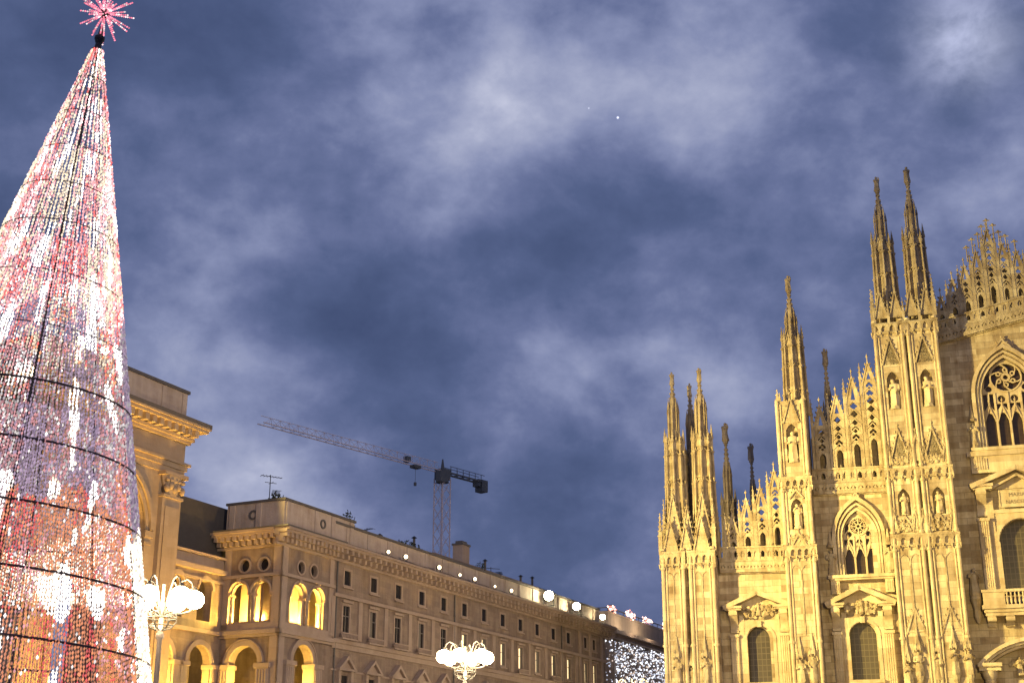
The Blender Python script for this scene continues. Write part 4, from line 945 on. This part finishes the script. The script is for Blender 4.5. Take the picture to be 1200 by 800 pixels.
# ================================================================== LIT CHRISTMAS TREE
def christmas_tree():
    apex = Vector((-16.35, 47.25, 30.15)); low = Vector((-18.16, 46.58, 1.7))
    ax = (apex - low); full = ax.length; base = low - ax*(1.7/28.45); axis = (apex - base); H = axis.length; ax.normalize()
    q = Vector((0, 0, 1)).rotation_difference(ax)
    t = empty('christmas_tree', base, 0, 'giant cone Christmas tree of pink, red and white lights with burst star', 'christmas tree')
    t.rotation_mode = 'QUATERNION'; t.rotation_quaternion = q
    qi = q.inverted(); camv = qi @ (Vector((0, 0, 1.7)) - base)
    RB = 6.92
    rad = lambda z: max(.0, RB*(1 - z/H)) + .16
    ac = math.atan2(camv.y, camv.x)
    zt = H - .15
    # hoops and ribs of the steel frame
    zs = [.3]
    while zs[-1] < zt - 2: zs.append(zs[-1] + (2.15 if zs[-1] < 20 else 1.7))
    zs.append(zt)
    for z in zs:
        n = 64; m = MB(); r = rad(z) + .02
        m.path([(r*math.cos(2*math.pi*k/n), r*math.sin(2*math.pi*k/n), z) for k in range(n + 1)], .045 if z < 16 else .02, 5); m.build('hoop', M['wire'], t)
    for k in range(14):
        a = ac + 2*math.pi*(k + .37)/14; m = MB(); m.tube((rad(0)*math.cos(a), rad(0)*math.sin(a), 0), (rad(zt)*math.cos(a), rad(zt)*math.sin(a), zt), .04, 5, .01); m.build('rib', M['wire'], t)
    m = MB(); m.tube((0, 0, 0), (0, 0, H + 1.8), .16, 10, .03)
    m.build('mast', M['steel_dark'], t)
    m = MB(); m.lathe(0, 0, ((zt - .2, .16), (zt + .3, .12), (zt + .5, .2), (zt + .6, .2), (zt + .7, .1), (H + .9, .07)), 12); m.build('collar', M['steel_dark'], t)
    mat = led('led_tree', 1.05)
    rnd = random.Random(11)
    def colour(a, z):
        u = a*RB; p = Vector((u*.33, z*.16, 1.7)); f = noise.noise(p) + .5*noise.noise(p*2.3)
        st = noise.noise(Vector((u*2.6, z*.22, 4.0))); edge = .07*noise.noise(Vector((u*.4, z*.3, 33.0))) + .03*noise.noise(Vector((u*3, z*.3, 3.0)))          # lamps of one string change colour together
        g = noise.noise(Vector((u*.5, z*.32, 9.0))); w = noise.noise(Vector((u*.9, z*.55, 21.0))); h = z/H + edge
        f += st*.9
        rr = rnd.random()
        red = (1.0, .13, .10); org = (1.0, .34, .13); pink = (1.0, .42, .43); pur = (.60, .42, .60); whi = (1.0, .92, .88); cream = (1.0, .80, .55)
        if h > .60:
            c = cream if f + (rr - .5)*.7 > .05 else (pink if rr < .6 else red)
            s = rnd.uniform(.7, 1.5)
            if g > .28: c = whi if rr < .5 else pink; s *= 1.4
        elif h > .40:
            c = pur if f + (rr - .5)*.6 > -.05 else (pink if rr < .6 else whi)
            s = rnd.uniform(.25, .8)
            if h > .53 and g > -.05: c = cream if rr < .55 else (org if rr < .8 else red); s *= 1.7
        else:
            c = (red if rr < .7 else org) if f + (rr - .5)*.7 > .05 else (org if rr + g < .75 else pink)
            s = rnd.uniform(.42, 1.0)
        if a > 1.05 and h < .37: c = cream if rr < .6 else whi; s = rnd.uniform(.5, 3.0)
        elif a > 1.1 and h < .62: c = pur if rr < .8 else whi; s = rnd.uniform(.2, .6)
        elif w > .29: c = whi if w > .33 or rr < .5 else cream; s = rnd.uniform(1.2, 4.0)
        elif rnd.random() < .05: c = whi; s *= 1.8
        return (c[0]*s, c[1]*s, c[2]*s, 1)
    NS = 340
    fronts = []; rest = []
    for i in range(NS):
        a = 2*math.pi*i/NS
        d = (a - ac + math.pi) % (2*math.pi) - math.pi
        # keep the spacing of neighbouring strings even: every other string stops where the cone gets too narrow
        lev = 0; j = i
        while j % 2 == 0 and j > 0 and lev < 4: lev += 1; j //= 2
        top = {0: .48, 1: .70, 2: .84, 3: .92, 4: .999}[lev]*zt if i else zt
        (fronts if -1.5 < d < 1.5 else rest).append((abs(d + .25), i, a, d, top))
    fronts.sort(); single = fronts[:100]; stuff = fronts[100:] + rest
    def string(vs, fs, cl, a, d, top):
        z = .3 + rnd.uniform(0, .12); step = .135
        ca, sa = math.cos(a), math.sin(a)
        k = len(vs)       # the wire itself
        for zz, off in ((.3, -.01), (.3, .01), (top, .01), (top, -.01)):
            vs.append(((rad(zz) - .02)*ca - off*sa, (rad(zz) - .02)*sa + off*ca, zz)); cl.append((.02, .01, .01, 1))
        fs.append((k, k+1, k+2, k+3))
        while z < top:
            if z < 9.0 and abs(d) > 1.7: z += step*2; continue
            r = rad(z) + rnd.uniform(-.02, .04); x, y = r*ca, r*sa
            w = rnd.uniform(.036, .047); h = w*1.8; k = len(vs); u = rnd.uniform(-.015, .015)
            x += -sa*u; y += ca*u
            vs += [(x - w, y, z), (x + w, y, z), (x, y - w, z), (x, y + w, z), (x, y, z - h), (x, y, z + h)]
            fs += [(k+p, k+q_, k+r_) for p, q_, r_ in ((0,2,5),(2,1,5),(1,3,5),(3,0,5),(2,0,4),(1,2,4),(3,1,4),(0,3,4))]
            cl += [colour(d, z)]*6; z += step*rnd.uniform(.85, 1.15)
    def make(vs, fs, cl, name):
        me = bpy.data.meshes.new(name); me.from_pydata(vs, [], fs); at = me.color_attributes.new('led', 'FLOAT_COLOR', 'POINT')
        at.data.foreach_set('color', [v for c in cl for v in c]); me.materials.append(mat)
        o = bpy.data.objects.new(name, me); COL.objects.link(o); o.parent = t; return o
    for _, i, a, d, top in single:
        vs, fs, cl = [], [], []; string(vs, fs, cl, a, d, top); make(vs, fs, cl, 'light_string')
    vs, fs, cl = [], [], []
    for _, i, a, d, top in stuff: string(vs, fs, cl, a, d, top)
    make(vs, fs, cl, 'light_string')['kind'] = 'stuff'
    # burst star: rods of lamps in all directions
    zc = H + 1.55
    so = MB(); so.ball((0, 0, zc), .22, 10, 6)
    so = so.build('star', M['steel_dark'], t)
    n = 46
    for i in range(n):
        ph = math.acos(1 - 2*(i + .5)/n); th = i*2.39996; L = rnd.uniform(.6, 1.15) if i % 4 else 1.3
        dv = Vector((math.sin(ph)*math.cos(th), math.sin(ph)*math.sin(th), math.cos(ph)))
        vs, fs, cl = [], [], []
        rr = .22
        while rr < L:
            p = dv*rr + Vector((0, 0, zc)); w = .046; k = len(vs); g = rr/L
            vs += [(p.x-w,p.y,p.z),(p.x+w,p.y,p.z),(p.x,p.y-w,p.z),(p.x,p.y+w,p.z),(p.x,p.y,p.z-w),(p.x,p.y,p.z+w)]
            fs += [(k+p_, k+q_, k+r_) for p_, q_, r_ in ((0,2,5),(2,1,5),(1,3,5),(3,0,5),(2,0,4),(1,2,4),(3,1,4),(0,3,4))]
            s = rnd.uniform(.6, 1.6); c = (1, .22, .32) if rnd.random() < .75 else (1, .75, .75); cl += [(c[0]*s, c[1]*s, c[2]*s, 1)]*6; rr += .085
        o = make(vs, fs, cl, 'star_ray'); o.parent = so
christmas_tree()

# ================================================================== LAMP POSTS
def lamp_post():
    t = empty('lamp_post', (0, 0, 0))
    p = MB(); p.lathe(0, 0, ((0, .45), (.5, .45), (.6, .3), (1.4, .26), (1.5, .18), (5, .13), (8.3, .10), (8.4, .17), (8.55, .17), (8.65, .1), (10.6, .06)), 12); p.build('post', M['post'], t, 40)
    b = MB()
    n = 6
    for k in range(n):
        a = 2*math.pi*k/n + .3; c, s = math.cos(a), math.sin(a)
        b.path([(.1*c, .1*s, 9.25), (.4*c, .4*s, 9.4), (.8*c, .8*s, 9.42), (1.1*c, 1.1*s, 9.5), (1.28*c, 1.28*s, 9.72)], .04, 6)
        b.path([(.08*c, .08*s, 9.3), (.35*c, .35*s, 10.0), (.7*c, .7*s, 10.75), (.95*c, .95*s, 10.85), (1.15*c, 1.15*s, 10.7), (1.2*c, 1.2*s, 10.5), (1.08*c, 1.08*s, 10.42)], .035, 6)
        b.path([(.3*c, .3*s, 9.5), (.6*c, .6*s, 9.35), (.62*c, .62*s, 9.05), (.42*c, .42*s, 8.8), (.1*c, .1*s, 8.7)], .03, 5)
    for r, z in ((.5, 8.9), (.63, 9.2)): b.path([(r*math.cos(2*math.pi*k/16), r*math.sin(2*math.pi*k/16), z) for k in range(17)], .03, 5)
    b.build('arm', M['iron'], t)
    for k in range(n):
        a = 2*math.pi*k/n + .3; g = MB(); g.lathe(1.28*math.cos(a), 1.28*math.sin(a), ((9.64, .12), (9.72, .3), (9.9, .41), (10.1, .41), (10.28, .3), (10.37, .1)), 12)
        go = g.build('lamp_globe', M['globe'], t, 60)
        c = MB(); c.lathe(1.28*math.cos(a), 1.28*math.sin(a), ((10.36, .16), (10.44, .12), (10.55, .03)), 10); c.build('cap', M['iron'], go)
    return t
LP = lamp_post()
spots = [((-14.55, 57.3), 'iron lamp post with glowing globes beside the right edge of the lit tree'),
         ((-2.7, 80.4), 'iron lamp post with glowing globes, in front of the long palace wall'),
         ((9.0, 104.0), 'iron lamp post with glowing globes, beyond the palace lamp towards the cathedral'),
         ((5.5, 130.0), 'added unseen lamp post close to the palace wall, lighting its middle windows'),  # this post and the next are added out of view to brighten the palace
         ((16.5, 153.5), 'added unseen lamp post in the street between cathedral and palace, lighting the far palace end')]
for i, (p, lab) in enumerate(spots):
    o = LP if i == 0 else copy_tree(LP)
    o.location = (p[0], p[1], 0); tag(o, lab, 'lamp post', 'lamp posts along the square')

# ================================================================== FLOODLIGHTS
def floodlight(glass, name='floodlight'):
    t = empty(name)
    c = MB(); c.box(-.16, .16, -.12, .16, .2, .48); c.build('housing', M['flood_case'], t)
    MB().lathe(0, 0, ((.14, .0), (.14, .0)), 8)
    g = MB(); g.ball((0, -.12, .34), .17, 12, 8); g.build('glass', M[glass], t, 60)
    b = MB(); b.box(-.2, -.17, -.03, .03, 0, .36); b.box(.17, .2, -.03, .03, 0, .36); b.box(-.2, .2, -.05, .05, -.02, .02); b.build('bracket', M['flood_case'], t)
    return t
fl = floodlight('flood_glass'); flb = floodlight('flood_big')
row = [(15.4, 'first', 1.0), (18.6, 'second', 1.2), (25.2, 'third', 1.2), (29.6, 'fourth', .9), (32.9, 'fifth', 1.1), (37.6, 'sixth', .8), (41.6, 'seventh', 1.1)]
for i, (s, w, k) in enumerate(row):
    o = fl if i == 0 else copy_tree(fl)
    o.location = W(s, -.85, 23.72); o.rotation_euler = (0, 0, WR - R(35)); o.scale = (k*.95,)*3
    tag(o, f'small lit floodlight on the palace cornice, {w} in the row counted from the corner loggia', 'floodlight', 'floodlights along the palace cornice')
for i, (s, k, lab) in enumerate(((51.5, 3.2, 'largest and brightest floodlight on the palace cornice, above the far lit windows'), (59.6, 2.7, 'second brightest floodlight on the palace cornice, nearer its far end'),
                                (68.0, 1.9, 'bright floodlight on the far end corner of the palace roof'))):
    o = flb if i == 0 else copy_tree(flb)
    o.location = W(s, -.9, 23.72); o.rotation_euler = (0, 0, WR - R(60)); o.scale = (k, k, k)
    tag(o, lab, 'floodlight', 'floodlights along the palace cornice')
WARM = (1, .735, .20)
# floodlights on the roofs of the arch and of the palace light the cathedral front
for i, (s, y, z, tgt, p, size) in enumerate(((-20.5, 4.6, 33.5, (34, 128, 14), 250000, 58), (-18.0, 4.6, 33.5, (48, 124, 31), 500000, 58))):
    o = copy_tree(flb); loc = W(s, y, z); o.location = loc; o.scale = (2, 2, 2); o.rotation_euler = (0, 0, WR - R(15))
    tag(o, ('large floodlight on the roof of the arch, behind the tree top', 'large floodlight on the arch roof, nearer the square and behind the tree top')[i], 'floodlight', 'floodlights on the arch roof')
    d = (Vector(tgt) - Vector((loc[0], loc[1], z + .7))).normalized()
    spot('cathedral_flood', Vector((loc[0], loc[1], z + .8)) + d*.9, tgt, p, size, WARM, 1, .3)
# a floodlight on the roofs at the south side of the square, behind the photographer, washes the palace and the arch
spot('square_flood_fill', (70, -12, 27), (-12, 122, 26), 400000, 36, (1, .77, .54), 1, 1.0)
spot('square_flood_fill', (24, 42, 14), (38, 128, 20), 120000, 50, (1, .70, .22), 1, .6)  # added frontal fill without a fixture, softens the shadows on the cathedral front
# little uplights on the ledge under the cornice
for s_, y_ in ((1.2, -.62), (3.7, -.62), (6.4, -.62), (-.62, .9), (-.62, 2.7), (-.62, 4.8)): spot('ledge_uplight', W(s_, y_, 20.0), W(s_ - (.35 if s_ < 0 else 0), y_ - (.3 if y_ < 0 else 0), 24), 190, 84, (1, .64, .16), 1, .1)
for s_ in range(10, 34, 3): spot('ledge_uplight', W(s_, -.62, 19.45), W(s_, -.95, 24), 130, 84, (1, .66, .2), 1, .1)
for s_ in (-9.5, -12.5, -15.5, -18.5): spot('ledge_uplight', W(s_, 3.5, 27.75), W(s_, 3.2, 32), 150, 100, (1, .6, .15), 1, .1)
# uplights at the foot of the arch
spot('arch_uplight', W(-11.5, -1.0, .8), W(-10.5, 4.5, 22), 52000, 60, (1, .56, .10), .8, .3)
spot('arch_uplight', W(-20.5, -1.0, .8), W(-21.5, 4.5, 22), 40000, 60, (1, .56, .10), .8, .3)

# ================================================================== TOWER CRANE
def crane():
    mx, my = -10.4, 199.7; zj = 48.4
    jd = math.atan2(172.5 - 199.7, -32.6 + 10.4)
    t = empty('tower_crane', (mx, my, 0), jd, 'tower crane with a long thin jib standing behind the palace roof', 'crane')
    m = MB(); w = .85
    for sx in (-w, w):
        for sy in (-w, w): m.tube((sx, sy, 0), (sx, sy, zj), .10, 4)
    z = 0
    while z < zj - 2:
        for a, b in (((-w, -w), (w, -w)), ((w, -w), (w, w)), ((w, w), (-w, w)), ((-w, w), (-w, -w))):
            m.tube((*a, z), (*b, z + 2), .035, 4); m.tube((*b, z), (*a, z + 2), .035, 4)
        z += 2
    m.build('mast', M['crane'], t)
    j = MB(); L = 35.5; zb = zj + 1
    j.tube((1, -.6, zb), (L, -.6, zb), .085, 4); j.tube((1, .6, zb), (L, .6, zb), .085, 4); j.tube((1, 0, zb + 1.3), (L, 0, zb + 1.0), .045, 4)
    x = 1
    while x < L - 1:
        h = 1.3 - .3*x/L
        for s in (-.6, .6): j.tube((x, s, zb), (x + .8, 0, zb + h), .026, 4); j.tube((x + .8, 0, zb + h), (x + 1.6, s, zb), .026, 4)
        j.tube((x, -.6, zb), (x, .6, zb), .03, 4); x += 1.6
    j.build('jib', M['crane'], t)
    c = MB(); c.tube((-1, -.6, zb), (-9.5, -.6, zb), .16, 4); c.tube((-1, .6, zb), (-9.5, .6, zb), .16, 4)
    for k in range(6): c.tube((-1.2 - k*1.4, -.6, zb), (-2.2 - k*1.4, .6, zb), .07, 4); c.tube((-1.2 - k*1.4, .6, zb), (-1.2 - k*1.4, .6, zb + 1), .05, 4); c.tube((-1.2 - k*1.4, -.6, zb), (-1.2 - k*1.4, -.6, zb + 1), .05, 4)
    c.tube((-1, .6, zb + 1), (-9, .6, zb + 1), .05, 4); c.tube((-1, -.6, zb + 1), (-9, -.6, zb + 1), .05, 4)
    c.build('counter_jib', M['crane_dark'], t)
    k = MB(); k.box(-9.7, -8.3, -.7, .7, zb - 1.5, zb + .3); k.box(-8.1, -7.6, -.6, .6, zb - .8, zb + .3); k.build('counterweight', M['crane_dark'], t)
    k = MB(); k.box(-.85, .85, -.85, .85, zj - .2, zj + 1.4); k.frus(0, 0, zj - .6, zj - .2, 1.0, .95, 10); k.tube((0, 0, zj + 1.5), (0, 0, zj + 3), .3, 5, .1); k.build('slewing_unit', M['crane_dark'], t)
    k = MB(); k.box(1.0, 2.2, .7, 1.6, zj - .9, zj + .7); k.build('cab', M['crane_dark'], t)
    k = MB(); k.box(5.2, 6.6, -.5, .5, zb - .5, zb - .1); k.tube((5.9, 0, zb - .4), (5.9, 0, zb - 2.6), .025, 4); k.box(5.75, 6.05, -.15, .15, zb - 3.1, zb - 2.6); k.box(7.3, 8.1, -.4, .4, zb + .1, zb + .9); k.build('trolley', M['crane_dark'], t)
crane()

# ================================================================== ROOFTOP THINGS
def rooftops():
    ch = empty('chimney', W(38.2, 3.5, 23.7), WR, 'square pale chimney block with dark cap on the palace roof', 'chimney')
    c = MB(); c.box(-.8, .8, -.6, .6, -.05, 5.0); c.build('stack', M['palace_trim'], ch); c = MB(); c.box(-.9, .9, -.7, .7, 5.0, 5.2); c.box(-.6, .6, -.4, .4, 5.2, 5.5); c.build('cap', M['coping'], ch)
    def aerial(s, y, z, h, rz, lab):
        t = empty('aerial', W(s, y, z), rz, lab, 'aerial', 'television aerials on the palace roof')
        m = MB(); m.tube((0, 0, -.05), (0, 0, h), .04, 5); m.build('pole', M['steel_dark'], t)
        b = MB(); b.tube((-.9, 0, h - .15), (1.1, 0, h - .15), .03, 4)
        for k in range(7): b.tube((-.8 + k*.3, -.4 + k*.03, h - .15), (-.8 + k*.3, .4 - k*.03, h - .15), .02, 4)
        b.tube((-.5, 0, h - .7), (.6, 0, h - .7), .03, 4); b.tube((.1, -.5, h - .7), (.1, .5, h - .7), .02, 4); b.build('antenna', M['steel_dark'], t)
    aerial(3.3, 4.0, 23.8, 5.4, .6, 'taller television aerial above the corner attic of the palace')
    aerial(5.0, 4.6, 23.8, 4.4, 1.9, 'shorter television aerial right beside the taller one at the palace corner')
    aerial(18.5, 6, 23.7, 4.6, .9, 'thin television aerial over the early part of the palace roof')
    aerial(26, 8, 23.7, 5.2, 2.4, 'television aerial close to the crane mast on the palace roof')
    aerial(48.5, 5, 23.7, 4.4, .4, 'television aerial over the far half of the palace roof')
    aerial(50.8, 5, 23.7, 4.2, 1.4, 'last television aerial towards the far end of the palace roof')
    def bush(name, s, y, z, rx, ry, rz, n, lab, seed):
        t = empty(name, W(s, y, z), WR, lab, 'shrub', 'shrubs in roof planters'); r = random.Random(seed)
        p = MB(); p.box(-rx*.7, rx*.7, -.35, .35, -.05, .55); p.build('planter', M['coping'], t)
        m = MB()
        for i in range(n):
            while True:
                x, y_, zz = r.uniform(-1, 1), r.uniform(-1, 1), r.uniform(-.6, 1)
                if x*x + y_*y_ + zz*zz < 1: break
            x *= rx; y_ *= ry; zz = .5 + (zz + .6)/1.6*rz; q = r.uniform(.07, .18); d = Vector((r.gauss(0, 1), r.gauss(0, 1), r.gauss(0, 1))).normalized(); u = d.orthogonal().normalized()*q; v = d.cross(u).normalized()*q*.6
            o = Vector((x, y_, zz)); m.add([o - u, o + v, o + u, o - v], [(0, 1, 2, 3)])
        m.build('foliage', M['leaf'], t)
        s_ = MB(); [s_.tube((r.uniform(-.2, .2)*rx, 0, .3), (r.uniform(-.8, .8)*rx, r.uniform(-.5, .5)*ry, .5 + rz*r.uniform(.5, .95)), .03, 4) for i in range(7)]; s_.build('stem', M['steel_dark'], t)
    bush('roof_shrub', 1.9, 2.2, 25.2, 1.0, .6, 1.5, 240, 'dark low shrub showing over the corner attic of the palace', 1)
    bush('roof_shrub', 14.5, 3.0, 24.2, .9, .7, 3.4, 320, 'round dark shrub on the palace roof before the row of floodlights', 2)
    bush('roof_shrub', 26.5, 3.2, 24.2, 3.0, .8, 2.6, 800, 'wide dark hedge on the palace roof under the crane mast', 3)
    bush('roof_shrub', 42.0, 3.0, 24.2, 1.3, .7, 2.9, 360, 'dark shrub on the palace roof just past the chimney', 4)
    for i, (q, y, h, lab) in enumerate(((12.2, 4.5, 3.4, 'thin metal flue on the palace roof nearest the corner attic'), (20.6, 3.2, 3.0, 'short flue on the palace roof between the first two aerials past the corner'), (30.5, 5.0, 4.6, 'tall flue on the palace roof between hedge and chimney'),
                                        (45.0, 4.0, 4.4, 'flue on the palace roof just before the two far aerials'), (55.5, 4.5, 4.2, 'flue on the palace roof over the brightest floodlights'), (61.0, 5.5, 4.9, 'last flue on the palace roof towards its far end'))):
        t = empty('flue', W(q, y, 23.7), WR, lab, 'flue', 'flues on the palace roof'); m = MB(); m.lathe(0, 0, ((-.05, .16), (h, .14)), 8); m.build('pipe', M['coping'], t)
        m = MB(); m.lathe(0, 0, ((h, .13), (h + .08, .13), (h + .1, .32), (h + .3, .05)), 8); m.build('cowl', M['steel_dark'], t)
    v = empty('roof_vent', W(8.4, 2.6, 23.8), WR, 'small box vent on the palace roof beside the corner attic', 'vent'); m = MB(); m.box(-.5, .5, -.4, .4, -.05, 2.5); m.build('duct', M['coping'], v); m = MB(); m.box(-.6, .6, -.5, .5, 2.5, 2.7); m.build('cap', M['steel_dark'], v)
    u = MB(); u.box(31, 62, 3.0, 12, 23.6, 26.6); u.box(30.8, 62.2, 2.8, 12.2, 26.6, 26.8); u.build('roof_storey', M['palace'], pal)
rooftops()
